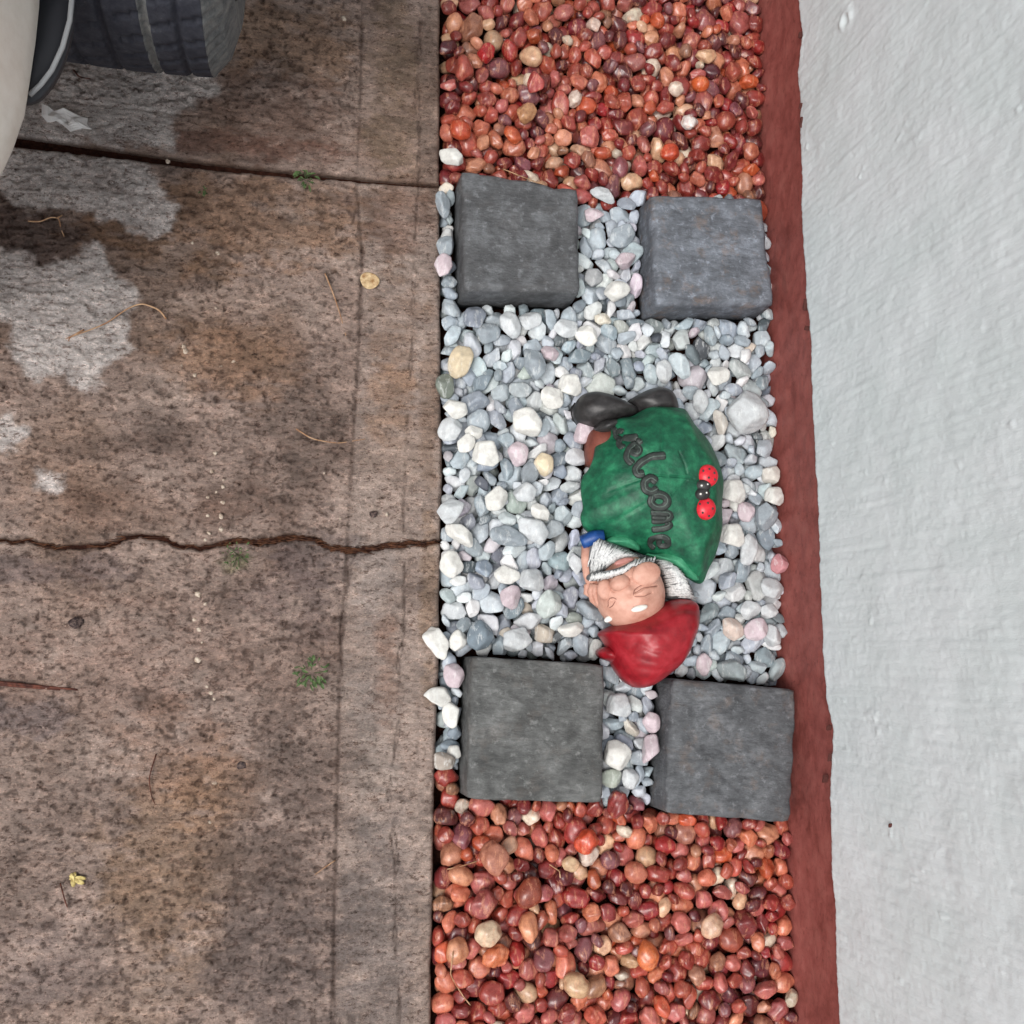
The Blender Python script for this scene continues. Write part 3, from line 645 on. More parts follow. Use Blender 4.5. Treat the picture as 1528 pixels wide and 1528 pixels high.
bed('red_pebble_bed', 1, [i for i, s in enumerate(stones) if s[5][1] > .5 and (s[0] == 1 or s[5][1] > .72)], .704, 1.4)
bed('red_pebble_bed', 1, [i for i, s in enumerate(stones) if s[5][1] < -.15 and (s[0] == 1 or s[5][1] <= -.23)], -.8, -.222)
print('stones', len(stones), 'visible', int((vis > 6).sum()))

# ------------------------------------------------------------------ garden gnome
gc = P(960, 800)
gnome = thing('garden_gnome', (gc[0], gc[1], .0), 'painted garden gnome lying on grey pebbles holding green leaf with welcome lettering', 'gnome')
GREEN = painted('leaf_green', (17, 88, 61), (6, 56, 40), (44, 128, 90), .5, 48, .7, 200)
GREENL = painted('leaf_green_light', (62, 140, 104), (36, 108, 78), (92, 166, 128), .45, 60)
BOOT = painted('boot_black', (46, 44, 44), (30, 29, 30), (70, 68, 68), .4, 70)
BROWN = painted('trouser_brown', (116, 62, 50), (90, 46, 38), (132, 76, 62), .6, 60)
BLUE = painted('sleeve_blue', (22, 64, 126), (14, 46, 98), (38, 84, 150), .4, 80)
SKIN = painted('gnome_skin', (198, 150, 132), (172, 120, 102), (212, 168, 150), .5, 40, .15)
SKIND = painted('gnome_crease', (142, 98, 84), (120, 80, 68), (156, 112, 98), .6, 60)
LIP = painted('gnome_lip', (186, 128, 120), (168, 108, 102), (200, 144, 134), .4, 60)
RED = painted('hat_red', (146, 24, 34), (108, 12, 22), (176, 48, 58), .36, 30, .25, 260)
LBRED = painted('beetle_red', (206, 36, 50), (184, 24, 40), (222, 60, 72), .3, 90)
INK = painted('letter_grey', (42, 48, 45), (28, 33, 31), (58, 66, 62), .5, 150)
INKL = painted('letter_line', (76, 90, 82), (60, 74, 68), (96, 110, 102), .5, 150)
HAIRD = painted('beard_dark_wash', (108, 110, 112), (76, 78, 80), (140, 142, 144), .7, 200)  # grey wash colour of the beard base between the white locks
HAIRW = painted('beard_white', (206, 207, 206), (146, 148, 150), (232, 232, 230), .6, 320)
EYEW = painted('brow_white', (232, 230, 222), (222, 220, 210), (240, 238, 232), .3, 60)

# body under the leaf
bo = [leaf_c + (p - leaf_c) * .86 for p in leaf_w]
obj('coat', *dome(bo, cap_rings(.02, .085, -.012), leaf_c, 80), BLUE, gnome)
def leaf_polar(x, y):
    d = leaf_w - leaf_c; a = np.arctan2(d[:, 1], d[:, 0]); r = np.hypot(d[:, 0], d[:, 1]); o = np.argsort(a); a = a[o]; r = r[o]
    aa = np.r_[a - 2 * math.pi, a, a + 2 * math.pi]; rr_ = np.r_[r, r, r]
    q = np.arctan2(y - leaf_c[1], x - leaf_c[0]); return np.hypot(x - leaf_c[0], y - leaf_c[1]) / np.interp(q, aa, rr_), q
veins_px = [[(650, 722), (780, 730), (905, 742)], [(400, 805), (500, 770), (590, 742)], [(765, 845), (815, 800), (862, 755)], [(810, 575), (840, 650), (858, 712)], [(930, 1035), (1010, 1010), (1060, 1000)], [(560, 470), (620, 420)], [(420, 1010), (600, 900)], [(700, 560), (720, 430), (760, 330)]]
VEINS = [[tuple(P(*q, .105)) for q in Q4(v)] for v in veins_px]
ridge = [tuple(P(*q, .1)) for q in Q4([(880, 340), (960, 520), (1030, 640), (1050, 800), (1050, 980), (1010, 1160), (960, 1300)])]
def leaf_z(x, y, carve=True):
    s, q = leaf_polar(x, y)
    z = LEAF_Z + LEAF_H * np.clip(1 - np.clip(s, 0, 1) ** 2.6, 0, 1) ** .85
    z = z + .006 * sstep(.7, 1.0, s) * np.sin(q * 9 + 1.3) + .009 * fbm(x, y, 22, 201, 3) * (1 - .5 * s)
    z = z + .005 * np.exp(-(seg_dist(x, y, ridge) / .012) ** 2)
    if carve:
        for v in VEINS: z = z - .0022 * np.exp(-(seg_dist(x, y, v) / .0016) ** 2)
    return z
srings = np.r_[np.linspace(.02, .96, 64), .985, 1.0]
rings = [(s, 0) for s in srings] + [(1.005, -1), (.985, -2), (.9, -3), (.6, -4)]
def zleaf(V):
    k = V[:, 2].copy(); z = leaf_z(V[:, 0], V[:, 1]); V[:, 2] = np.where(k == 0, z, np.where(k == -1, z - .003, np.where(k == -2, z - .006, z - .009))); V[-1, 2] -= .0; return V
leaf = obj('leaf', *dome(leaf_w, rings, leaf_c, zf=zleaf, smooth_it=False), GREEN, gnome)
def on_leaf(q, lift=0.0):
    z = .1
    for _ in range(5): p = P(q[0], q[1], z); z = float(leaf_z(p[0], p[1], False))
    return np.array([p[0], p[1], z + lift])
# curled lobes of the leaf rim, lighter
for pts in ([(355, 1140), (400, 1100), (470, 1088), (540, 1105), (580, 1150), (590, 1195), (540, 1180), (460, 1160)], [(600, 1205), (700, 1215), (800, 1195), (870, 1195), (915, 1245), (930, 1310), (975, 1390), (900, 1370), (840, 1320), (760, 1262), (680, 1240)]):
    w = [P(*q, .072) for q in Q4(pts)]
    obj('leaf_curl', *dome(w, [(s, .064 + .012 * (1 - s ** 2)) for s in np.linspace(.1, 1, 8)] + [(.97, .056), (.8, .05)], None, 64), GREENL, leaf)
# letters (strokes traced in the photograph's letters, laid on the leaf)
LET = [[[(400, 400), (440, 425), (425, 475), (462, 490), (440, 520), (470, 545)], [(440, 425), (470, 440)], [(462, 490), (560, 480)]],
       [[(505, 560), (560, 590), (580, 555), (545, 520), (505, 560), (490, 610), (530, 645)], [(560, 520), (585, 500)]],
       [[(735, 595), (650, 600), (580, 640), (545, 680), (560, 715), (600, 705)]],
       [[(680, 760), (640, 730), (600, 760), (605, 810), (650, 825), (685, 800)]],
       [[(655, 845), (695, 835), (740, 855), (750, 890), (720, 920), (670, 918), (640, 890), (655, 845)]],
       [[(640, 950), (700, 950), (760, 955), (765, 985), (700, 1000), (645, 1000)], [(740, 1003), (768, 1030), (720, 1050), (645, 1055)], [(645, 975), (740, 975)]],
       [[(700, 1105), (700, 1160), (750, 1155), (755, 1115), (710, 1095), (655, 1110), (640, 1150), (670, 1175)]]]
for strokes in LET:
    mb = MB(); mi = MB()
    for st in strokes:
        q = np.array(Q4(st)); n = max(6, int(np.linalg.norm(np.diff(q, axis=0), axis=1).sum() / 2.2))
        l = np.r_[0, np.cumsum(np.linalg.norm(np.diff(q, axis=0), axis=1))]; t = np.linspace(0, l[-1], n)
        q = np.c_[np.interp(t, l, q[:, 0]), np.interp(t, l, q[:, 1])]
        for _ in range(3): q[1:-1] = .5 * q[1:-1] + .25 * (q[:-2] + q[2:])
        p3 = [on_leaf(a) for a in q]
        mb.tube(p3, [.0045] + [.0066] * (n - 2) + [.0045], 8, .33)
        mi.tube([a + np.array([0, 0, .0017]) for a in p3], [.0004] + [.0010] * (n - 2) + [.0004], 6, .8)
    o = mb.build('letter', INK, leaf); mi.build('letter_centre_line', INKL, leaf)  # thin paler line along the middle of each letter stroke
# ladybirds
for (sx, sy), (hx, hy), spots in (((1000, 722), (972, 785), [(975, 690), (1010, 680), (1040, 705), (1005, 735), (1045, 745)]), ((986, 930), (965, 838), [(955, 900), (1000, 895), (1030, 930), (970, 955), (1010, 975)])):
    s = on_leaf(Q4([(sx, sy)])[0]); h = on_leaf(Q4([(hx, hy)])[0])
    e = MB(); e.ellipsoid(s + [0, 0, .001], [(.0155, 0, 0), (0, .0165, 0), (0, 0, .011)], 24, 14); lb = e.build('ladybird', LBRED, gnome)
    e = MB(); e.ellipsoid(h + [0, 0, .001], [(.0115, 0, 0), (0, .0095, 0), (0, 0, .0085)], 18, 10); e.build('beetle_head', BOOT, lb)
    for k in (-1, 1):
        e = MB(); e.ellipsoid(h + [.0045 * k - .001, .001 * k, .0085], [(.0017, 0, 0), (0, .0015, 0), (0, 0, .0012)], 8, 6); e.build('beetle_eye', EYEW, lb)
    for q in Q4(spots):
        p = P(q[0], q[1], s[2] + .009); u = ((p[0] - s[0]) / .0155) ** 2 + ((p[1] - s[1]) / .0165) ** 2
        if u < .95:
            e = MB(); e.ellipsoid((p[0], p[1], s[2] + .001 + .011 * math.sqrt(1 - u)), [(.0019, 0, 0), (0, .0019, 0), (0, 0, .0011)], 8, 6); e.build('spot', BOOT, lb)
# boots, trousers
for pts, z1 in (([(152, 290), (200, 205), (280, 178), (370, 198), (440, 228), (520, 268), (575, 300), (560, 345), (450, 375), (400, 405), (290, 412), (210, 392), (172, 350)], .062), ([(500, 245), (560, 205), (640, 165), (700, 153), (770, 172), (815, 240), (825, 330), (700, 360), (600, 350), (540, 300)], .060)):
    b = obj('boot', *dome([P(*q, .03) for q in Q4(pts)], cap_rings(.024, z1, -.014), None, 72, zf=lambda V: np.c_[V[:, :2], V[:, 2] + .004 * fbm(V[:, 0], V[:, 1], 45, 210, 3)]), BOOT, gnome)
    w = np.array([P(*q, .02) for q in Q4(pts)]); c_ = w.mean(0); w = c_ + (w - c_) * 1.02
    obj('sole', *dome(w, [(.1, .004), (1, .004), (1.0, -.008), (.9, -.014)], None, 60), BOOT, b)
for pts in ([(290, 420), (330, 370), (420, 352), (470, 380), (420, 440), (330, 460)],):
    obj('trouser_cuff', *dome([P(*q, .05) for q in Q4(pts)], cap_rings(.04, .066, 0), None, 48), BOOT, gnome)
obj('trousers', *dome([P(*q, .035) for q in Q4([(243, 520), (255, 440), (310, 408), (400, 400), (480, 450), (480, 600), (380, 700), (270, 650), (248, 630)])], cap_rings(.03, .058, -.01), None, 60), BROWN, gnome)
# arm and hand beside the cheek
sv = [P3(*q, z) for q, z in zip(Q5([(440, 110), (360, 120), (290, 150), (262, 160)]), (.06, .058, .052, .05))]
mb = MB(); mb.tube(sv, [.010, .0105, .0102, .0095], 14); mb.build('sleeve', BLUE, gnome)
mb = MB()
fa = [P3(*q, z) for q, z in zip(Q5([(300, 190), (300, 300), (318, 420), (360, 500)]), (.045, .044, .046, .05))]
mb.tube(fa, [.0075, .008, .0085, .011], 12)
pc = P3(*Q5([(372, 545)])[0], .05); mb.ellipsoid(pc, [(.0125, -.004, 0), (.004, .013, 0), (0, 0, .011)], 16, 10)
for st, zz in (([(350, 490), (305, 520), (300, 570), (340, 600)], .052), ([(355, 500), (335, 560), (350, 630), (400, 680)], .058), ([(375, 500), (370, 570), (395, 650), (430, 705)], .062), ([(405, 500), (420, 570), (435, 640), (448, 690)], .064), ([(420, 480), (470, 520), (490, 570)], .06)):
    q = [P3(*a, zz - .003 * k) for k, a in enumerate(Q5(st))]; mb.tube(q, [.0052, .0052, .0046, .0034][:len(q)] if len(q) == 4 else [.0055, .005, .0036], 10)
mb.build('hand', SKIN, gnome)
# head: an egg with nose, cheeks, sockets and smile modelled into it
hc = P(*Q5([(655, 575)])[0], .06)
upv = np.array([.27, -.96]); upv /= np.linalg.norm(upv); rtv = np.array([-upv[1], upv[0]])
nu_, nv_ = 190, 130; V = []
for i in range(nv_ + 1):
    t = math.pi * i / nv_
    for j in range(nu_):
        a = 2 * math.pi * j / nu_; l = np.array([math.cos(a), math.sin(a)]) * math.sin(t)
        xy = hc + rtv * l[0] * .0505 + upv * l[1] * .054; V.append((xy[0], xy[1], .058 + .052 * math.cos(t)))
V = np.array(V)
feat = [((625, 560), .008, .008), ((780, 400), .010, .019), ((455, 560), .007, .013), ((745, 585), .004, .011), ((500, 640), .004, .008), ((640, 640), -.004, .010), ((620, 340), .003, .012), ((700, 720), .004, .02)]
for q, A, sg in feat:
    p = P(*Q5([q])[0], .105); d = np.hypot(V[:, 0] - p[0], V[:, 1] - p[1]); V[:, 2] += np.where(V[:, 2] > .058, A * np.exp(-(d / sg) ** 2), 0)
creases = [[(680, 590), (690, 545), (740, 510), (820, 500)], [(690, 575), (760, 530), (880, 515)], [(690, 600), (770, 600), (830, 570)], [(460, 690), (470, 630), (515, 605), (545, 625)], [(470, 695), (510, 680), (535, 640)], [(540, 560), (500, 510), (470, 495)], [(655, 450), (640, 490), (600, 520)]]
CRW = [[tuple(P(*q, .105)) for q in Q5(c_)] for c_ in creases]
for c_ in CRW: V[:, 2] -= np.where(V[:, 2] > .075, .0022 * np.exp(-(seg_dist(V[:, 0], V[:, 1], c_) / .0013) ** 2), 0)
Fh = [(i * nu_ + j, (i + 1) * nu_ + j, (i + 1) * nu_ + (j + 1) % nu_, i * nu_ + (j + 1) % nu_) for i in range(nv_) for j in range(nu_)]
hk = V.copy(); head = obj('head', V, Fh, SKIN, gnome)
def head_z(x, y):
    d = np.hypot(hk[:, 0] - x, hk[:, 1] - y) + np.where(hk[:, 2] > .055, 0, 9); return hk[np.argmin(d), 2]
def on_head(q, lift=0.0, zdef=.07):
    z = .1
    for _ in range(4):
        p = P(q[0], q[1], z); u = (p - hc); inside_ = ((u @ rtv) / .050) ** 2 + ((u @ upv) / .054) ** 2 < .97
        z = head_z(*p) if inside_ else zdef
    return np.array([p[0], p[1], z + lift])
for nm, q, a, b, h_, an in (('nose', (572, 492), .0152, .0112, .0125, 18), ('cheek', (792, 415), .0215, .0165, .0085, 20), ('cheek', (455, 545), .0125, .0150, .0075, 0)):
    p = on_head(Q5([q])[0], 0 if nm == 'nose' else -.002); c_, s_ = math.cos(math.radians(an)), math.sin(math.radians(an))
    e = MB(); e.ellipsoid(p, [(a * c_, a * s_, 0), (-b * s_, b * c_, 0), (0, 0, h_)], 28, 18); e.build(nm, SKIN, head)
for c_ in creases[:5]:
    q = np.array(Q5(c_)); t = np.linspace(0, len(q) - 1, 14); q = np.c_[np.interp(t, range(len(q)), q[:, 0]), np.interp(t, range(len(q)), q[:, 1])]
    for _ in range(2): q[1:-1] = .5 * q[1:-1] + .25 * (q[:-2] + q[2:])
    mb = MB(); mb.tube([on_head(a, .0001) for a in q], [.0003] + [.0007] * 12 + [.0003], 6); mb.build('eye_crease', SKIND, head)
for q, a, b, an in (((730, 697), .0125, .0046, 14), ((482, 783), .0075, .0045, 26)):
    p = on_head(Q5([q])[0], .001); c_, s_ = math.cos(math.radians(an)), math.sin(math.radians(an))
    e = MB(); e.ellipsoid(p, [(a * c_, a * s_, 0), (-b * s_, b * c_, 0), (0, 0, .004)], 16, 10); e.build('eyebrow', EYEW, head)
p = on_head(Q5([(605, 318)])[0], .0005); e = MB(); e.ellipsoid(p, [(.0145, .004, 0), (-.0014, .0052, 0), (0, 0, .005)], 18, 10); e.build('lip', LIP, head)
# beard, moustache and whiskers: dark-washed base with white carved locks
def lock(mb, pts, z, w=.0016):
    q = np.array(Q5(pts)); n = 7; t = np.linspace(0, len(q) - 1, n); q = np.c_[np.interp(t, range(len(q)), q[:, 0]), np.interp(t, range(len(q)), q[:, 1])]
    q += rng.normal(0, .35, q.shape); zz = z(q) if callable(z) else [z] * n
    mb.tube([P3(a, b, c_) for (a, b), c_ in zip(q, zz)], [w * .5, w, w * 1.15, w * 1.1, w, w * .8, w * .3], 6, .9)
def hair(name, outline, z0, z1, strokes, w=.0016, zlift=.001):
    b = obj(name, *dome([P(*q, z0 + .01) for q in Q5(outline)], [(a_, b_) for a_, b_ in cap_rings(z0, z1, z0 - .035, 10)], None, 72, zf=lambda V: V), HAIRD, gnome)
    c_ = np.array([P(*q, z0 + .01) for q in Q5(outline)]); o_ = smooth_closed(c_, 72); cc = o_.mean(0)
    d = o_ - cc; a = np.arctan2(d[:, 1], d[:, 0]); r_ = np.hypot(d[:, 0], d[:, 1]); k = np.argsort(a); a = a[k]; r_ = r_[k]
    def zf(q):
        out = []
        for x, y in q:
            z = z1
            for _ in range(5):
                p = P(x, y, z); t = math.atan2(p[1] - cc[1], p[0] - cc[0]); s = min(1, np.hypot(*(p - cc)) / np.interp(t, np.r_[a - 6.2832, a, a + 6.2832], np.r_[r_, r_, r_]))
                z = .4 * z + .6 * (z0 + (z1 - z0) * max(0, 1 - s ** 2.2) ** (1 / 1.6))
            out.append(z + zlift)
        return out
    mb = MB()
    for s in strokes: lock(mb, s, zf, w)
    mb.build('locks', HAIRW, b); return b
st = []
for t in np.linspace(0, 1, 24):                # chin beard: locks sweep from the leaf down to the moustache
    a = np.array([378, 112]) * (1 - t) + np.array([740, 272]) * t; b = np.array([340, 440]) * (1 - t) + np.array([545, 322]) * t
    mid = .5 * (a + b) + np.array([-18, 4]); st.append([a + rng.normal(0, 6, 2), mid + rng.normal(0, 7, 2), b + rng.normal(0, 8, 2)])
    st.append([a + [-6, 30] + rng.normal(0, 8, 2), .6 * a + .4 * b + [-26, 20] + rng.normal(0, 8, 2), .25 * a + .75 * b + [-30, 10] + rng.normal(0, 8, 2)])
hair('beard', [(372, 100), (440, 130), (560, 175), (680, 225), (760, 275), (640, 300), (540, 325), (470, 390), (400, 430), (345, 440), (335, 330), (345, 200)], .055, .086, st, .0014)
st = []
for t in np.linspace(0, 1, 30):
    c_ = np.array([np.interp(t, [0, .3, .6, .8, 1], [345, 480, 600, 700, 850]), np.interp(t, [0, .3, .6, .8, 1], [445, 435, 395, 325, 310])])
    st.append([c_ + [10, -32] + rng.normal(0, 4, 2), c_ + [-2, 0], c_ + [-22, 30] + rng.normal(0, 4, 2)])
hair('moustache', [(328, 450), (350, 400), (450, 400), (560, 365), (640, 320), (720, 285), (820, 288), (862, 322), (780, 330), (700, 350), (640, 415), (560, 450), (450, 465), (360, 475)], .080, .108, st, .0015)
st = []
for t in np.linspace(0, 1, 28):
    a = np.array([np.interp(t, [0, .5, 1], [865, 915, 950]), np.interp(t, [0, .5, 1], [300, 420, 595])]); b = np.array([np.interp(t, [0, .5, 1], [975, 1100, 1190]), np.interp(t, [0, .5, 1], [310, 420, 625])])
    st.append([a + rng.normal(0, 5, 2), .5 * (a + b) + [5, -22] + rng.normal(0, 7, 2), b + rng.normal(0, 8, 2)])
    st.append([.6 * a + .4 * b + rng.normal(0, 8, 2), .3 * a + .7 * b + [8, -14] + rng.normal(0, 8, 2), b + [4, 20] + rng.normal(0, 8, 2)])
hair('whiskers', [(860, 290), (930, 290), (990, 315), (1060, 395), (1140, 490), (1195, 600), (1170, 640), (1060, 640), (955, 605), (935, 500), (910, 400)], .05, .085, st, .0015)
# hat
hat_w = [P(*q, .055) for q in hat_px]; hat_c = P(*Q5([(840, 920)])[0], .055)
folds = [[tuple(P(*q, .1)) for q in Q5(c_)] for c_ in ([(700, 980), (800, 1040), (900, 1060)], [(690, 1090), (800, 1130), (910, 1140)], [(560, 1180), (640, 1080), (700, 960)], [(590, 1240), (600, 1130), (580, 1040)], [(1020, 870), (1100, 845), (1170, 850)], [(720, 1180), (850, 1200), (980, 1180)])]
brim = [tuple(P(*q, .08)) for q in Q5([(430, 890), (620, 812), (780, 745), (900, 690), (1000, 650), (1180, 655)])]
def zhat(V):
    up_ = V[:, 2] > .054; h = .007 * fbm(V[:, 0], V[:, 1], 30, 220, 3)
    for c_ in folds: h = h - .0014 * np.exp(-(seg_dist(V[:, 0], V[:, 1], c_) / .0035) ** 2)
    d = seg_dist(V[:, 0], V[:, 1], brim); h = h + .004 * np.exp(-(d / .006) ** 2) - .002 * np.exp(-((d - .012) / .004) ** 2)
    V[:, 2] += np.where(up_, h, 0); return V
rings = [(s, .056 + .066 * max(0, 1 - s ** 2.5) ** .55) for s in np.r_[np.linspace(.04, .9, 40), .93, .96, .98, .99, 1.0]] + [(1.0, .045), (.96, .02), (.85, .0), (.6, -.008)]
hat = obj('hat', *dome(hat_w, rings, hat_c, 150, zf=zhat), RED, gnome)
obj('hat_tip', *dome([P(*q, .05) for q in Q5([(418, 1060), (440, 1025), (490, 1000), (560, 1060), (580, 1150), (520, 1130), (450, 1105)])], cap_rings(.04, .062, .012), None, 48), RED, hat)

# ------------------------------------------------------------------ parked car at the joint: body corner, arch trim and front wheel
CREAM = painted('cream_car_paint', (222, 214, 204), (214, 205, 194), (228, 221, 212), .28, 60, .05)
m = N('car_rubber', .75, .25); p = m.pos(); f = m.noise(p, 70, 6, .75)
m.col(m.ramp(f, [(.4, L4((44, 46, 55))), (.62, L4((60, 62, 70))), (.8, L4((96, 97, 100)))])); m.nrm(m.bump(m.noise(p, 300, 4), .4, .001)); RUB = m.m
m = N('dusty_rubber', .85, .2); p = m.pos(); f = m.noise(p, 55, 6, .75)
m.col(m.ramp(f, [(.3, L4((70, 72, 74))), (.5, L4((104, 106, 106))), (.75, L4((136, 134, 130)))])); m.nrm(m.bump(m.noise(p, 260, 4), .6, .0015)); DUST = m.m
m = N('black_trim', .5, .4); m.col(L4((44, 45, 50))); TRIM = m.m
m = N('steel_rim', .35, .5); m.col(L4((150, 152, 155))); m.b.inputs['Metallic'].default_value = .8; RIM = m.m
m = N('tinted_glass', .06, .5); m.col(L4((24, 30, 34))); GLASS = m.m
m = N('lens_edge', .25, .5); m.col(L4((150, 152, 154))); LENS = m.m
car = thing('parked_car', (-1.05, 2.2, 0), 'cream parked car with dusty black front tyre standing on the driveway', 'car')
bp = [P(a, b, .42) for a, b in [(64, -120), (59, 0), (56, 39), (47, 105), (42, 131), (39, 162), (29, 199), (16, 230), (0, 267), (-40, 330), (-110, 390)]]
right = [(-.262, .85), (-.258, 1.5), (-.255, 3.6), (-.35, 4.1), (-.6, 4.3)]
left = [(-1.5, 4.3), (-1.75, 4.1), (-1.85, 3.6), (-1.84, 1.5), (-1.84, .85), (-1.80, .6), (-1.68, .40), (-1.5, .30), (-1.05, .25), (-.62, .28)]
bo = list(reversed(right)) + [tuple(q) for q in bp] + list(reversed(left))
bo = np.array(bo); bc = np.array([-1.05, 2.3])
def loft(sections, name, mat, parent):
    n = len(sections[0]); V = np.vstack([np.c_[s, np.full(n, z)] if np.ndim(s) == 2 and s.shape[1] == 2 else s for s, z in zip(sections, zs_)]); return V
o_ = smooth_closed(bo, 260)
def ins(d): 
    q = o_ - bc; return bc + q * (1 - d / np.maximum(.5, np.linalg.norm(q, axis=1)))[:, None]
secs = [(ins(.25), .40), (ins(.03), .405), (ins(0.004), .412), (ins(0), .42), (ins(.008), .44), (ins(.03), .475), (ins(.07), .53), (ins(.12), .60), (ins(.18), .68), (ins(.26), .77), (ins(.36), .85), (ins(.5), .89)]
n = len(o_); V = np.vstack([np.c_[s, np.full(n, z)] for s, z in secs]); Fc = []
for i in range(len(secs) - 1):
    for j in range(n): a = i * n + j; b = i * n + (j + 1) % n; Fc.append((a, b, b + n, a + n))
Fc += [tuple(range(n))[::-1], tuple(range((len(secs) - 1) * n, len(secs) * n))]
body = obj('body', V, Fc, CREAM, car)
# cabin with glass
def box_loft(name, secs, mat, parent):
    V = []; Fc = []
    for x0, x1, y0, y1, z in secs: V += [(x0, y0, z), (x1, y0, z), (x1, y1, z), (x0, y1, z)]
    for i in range(len(secs) - 1):
        for j in range(4): a = i * 4 + j; b = i * 4 + (j + 1) % 4; Fc.append((a, b, b + 4, a + 4))
    Fc += [(3, 2, 1, 0), tuple(range(4 * len(secs) - 4, 4 * len(secs)))]; return obj(name, V, Fc, mat, parent, False)
box_loft('cabin_glass', [(-1.70, -.45, 1.55, 3.9, .78), (-1.60, -.55, 2.1, 3.7, 1.30)], GLASS, car)
box_loft('roof', [(-1.61, -.54, 2.05, 3.75, 1.30), (-1.56, -.60, 2.15, 3.65, 1.36)], CREAM, car)
# wheel: tread ribs with cross sipes, dusty groove and sidewall
XC, YC, RT = -.202, 1.016, .312
prof = [(-.118, .215), (-.124, .25), (-.112, .286), (-.096, .304)]
tr = list(np.linspace(-.092, .092, 70))
prof2 = [(.096, .304), (.112, .286), (.124, .25), (.118, .215)]
NU = 360; V = []; MI = []
full = [('s', x, r) for x, r in prof] + [('t', x, RT) for x in tr] + [('s', x, r) for x, r in prof2]
def ring_r(kind, x, r, u):
    if kind == 't':
        d = 0
        for g_ in (-.062, -.02, .028, .064):
            d = max(d, .006 * math.exp(-((x - g_) / .0035) ** 4))
        k = (u * 46 + (x > .028) * .37 + (x > -.02) * .21 + x * 9) % 1.0
        if abs(k - .5) < .07 and not (-.02 < x < -.005): d = max(d, .005)
        return r - d - .3 * x * x
    if abs(x) > .09 and r > .28: return r - (.004 if (u * 92) % 1 < .35 else 0)
    return r
for i in range(NU):
    u = i / NU; a = 2 * math.pi * u
    for kind, x, r in full:
        rr_ = ring_r(kind, x, r, u); V.append((XC + x, YC + rr_ * math.cos(a), RT + rr_ * math.sin(a) * 1.0))
nf = len(full); Fc = []; sel = []
for i in range(NU):
    for j in range(nf - 1):
        a = i * nf + j; b = ((i + 1) % NU) * nf + j; Fc.append((a, a + 1, b + 1, b))
        xm = .5 * (full[j][1] + full[j + 1][1]); sel.append(1 if (full[j][0] == 's' or full[j + 1][0] == 's' or abs(xm - .028) < .005) else 0)
wheel = obj('wheel', [(XC + x, YC + r * math.cos(t), RT + r * math.sin(t)) for x, r in ((-.10, .01), (-.10, .216), (.10, .216), (.085, .19), (.06, .12), (.075, .05), (.075, .01)) for t in np.linspace(0, 2 * math.pi, 48, endpoint=False)],
            [(i * 48 + j, i * 48 + (j + 1) % 48, (i + 1) * 48 + (j + 1) % 48, (i + 1) * 48 + j) for i in range(6) for j in range(48)], RIM, car)
ty = obj('tyre', V, Fc, RUB, wheel); ty.data.materials.append(DUST); ty.data.polygons.foreach_set('material_index', np.array(sel, np.int32))
# wheel-arch trim tucked under the body corner, with a pale lip
arch = [P(a, b, .415) for a, b in [(108, -70), (107, 0), (103, 31), (92, 71), (76, 105), (60, 126), (43, 142), (20, 140), (10, 60), (20, -70)]]
at_ = obj('arch_trim', *dome(arch, [(.1, .40), (1.0, .40), (1.0, .392), (.9, .38)], None, 80), TRIM, car)
mb = MB(); mb.tube([(*P(a, b, .405), .405) for a, b in [(109, -60), (107, 0), (104, 31), (93, 71), (77, 105), (61, 126), (44, 142)]], .0028, 8); mb.build('lip', LENS, at_)
# front fender over the wheel
Fv = []; Ff = []; na_ = 26
for i in range(na_):
    t = math.radians(-48 + 110 * i / (na_ - 1))
    for x in (-.30, -.2, -.1, -.06, -.05): 
        rr_ = .385 + (.012 if x < -.08 else 0) - (.03 if x == -.05 else 0); Fv.append((x, YC + rr_ * math.sin(t), RT + rr_ * math.cos(t)))
for i in range(na_ - 1):
    for j in range(4): a = i * 5 + j; Ff.append((a, a + 1, a + 6, a + 5))
fo = obj('fender', Fv, Ff, CREAM, car); md = fo.modifiers.new('thick', 'SOLIDIFY'); md.thickness = .006
mb = MB(); mb.ellipsoid((-.72, .40, .53), [(.15, -.03, 0), (.02, .07, 0), (0, 0, .05)], 24, 14); mb.build('headlamp', LENS, car)

# ------------------------------------------------------------------ small things on the concrete
m = N('dry_stem', .75, .2); m.col(m.ramp(m.noise(m.pos(), 90, 3), [(.35, L4((150, 108, 78))), (.7, L4((206, 172, 138)))])); STEM = m.m
m = N('dark_twig', .7, .25); m.col(m.ramp(m.noise(m.pos(), 150, 4), [(.35, L4((52, 26, 22))), (.7, L4((112, 66, 52)))])); TWIG = m.m
def strand(name, pts, w, mat, label, cat, group=None, fork=None):
    mb = MB()
    for k, path in enumerate([pts] + (fork or [])):
        q = np.array(path, float); nq = 4 * len(q); t = np.linspace(0, len(q) - 1, nq); q = np.c_[np.interp(t, range(len(q)), q[:, 0]), np.interp(t, range(len(q)), q[:, 1])]
        for _ in range(2): q[1:-1] = .5 * q[1:-1] + .25 * (q[:-2] + q[2:])
        zz = .003 + .003 * np.sin(np.linspace(0, 5, nq))
        mb.tube([P3(a, b, z) for (a, b), z in zip(q, zz)], np.linspace(w, w * .55, nq), 6)
    o = mb.build(name, mat); return tag(o, label, cat, group)
strand('dry_root', [(248, 476), (238, 462), (212, 452), (190, 460), (160, 482), (130, 494), (103, 503), (102, 514)], .0013, STEM, 'long pale dry root curving across dry patch of concrete', 'stem', None, [[(125, 492), (110, 500), (98, 506)]])
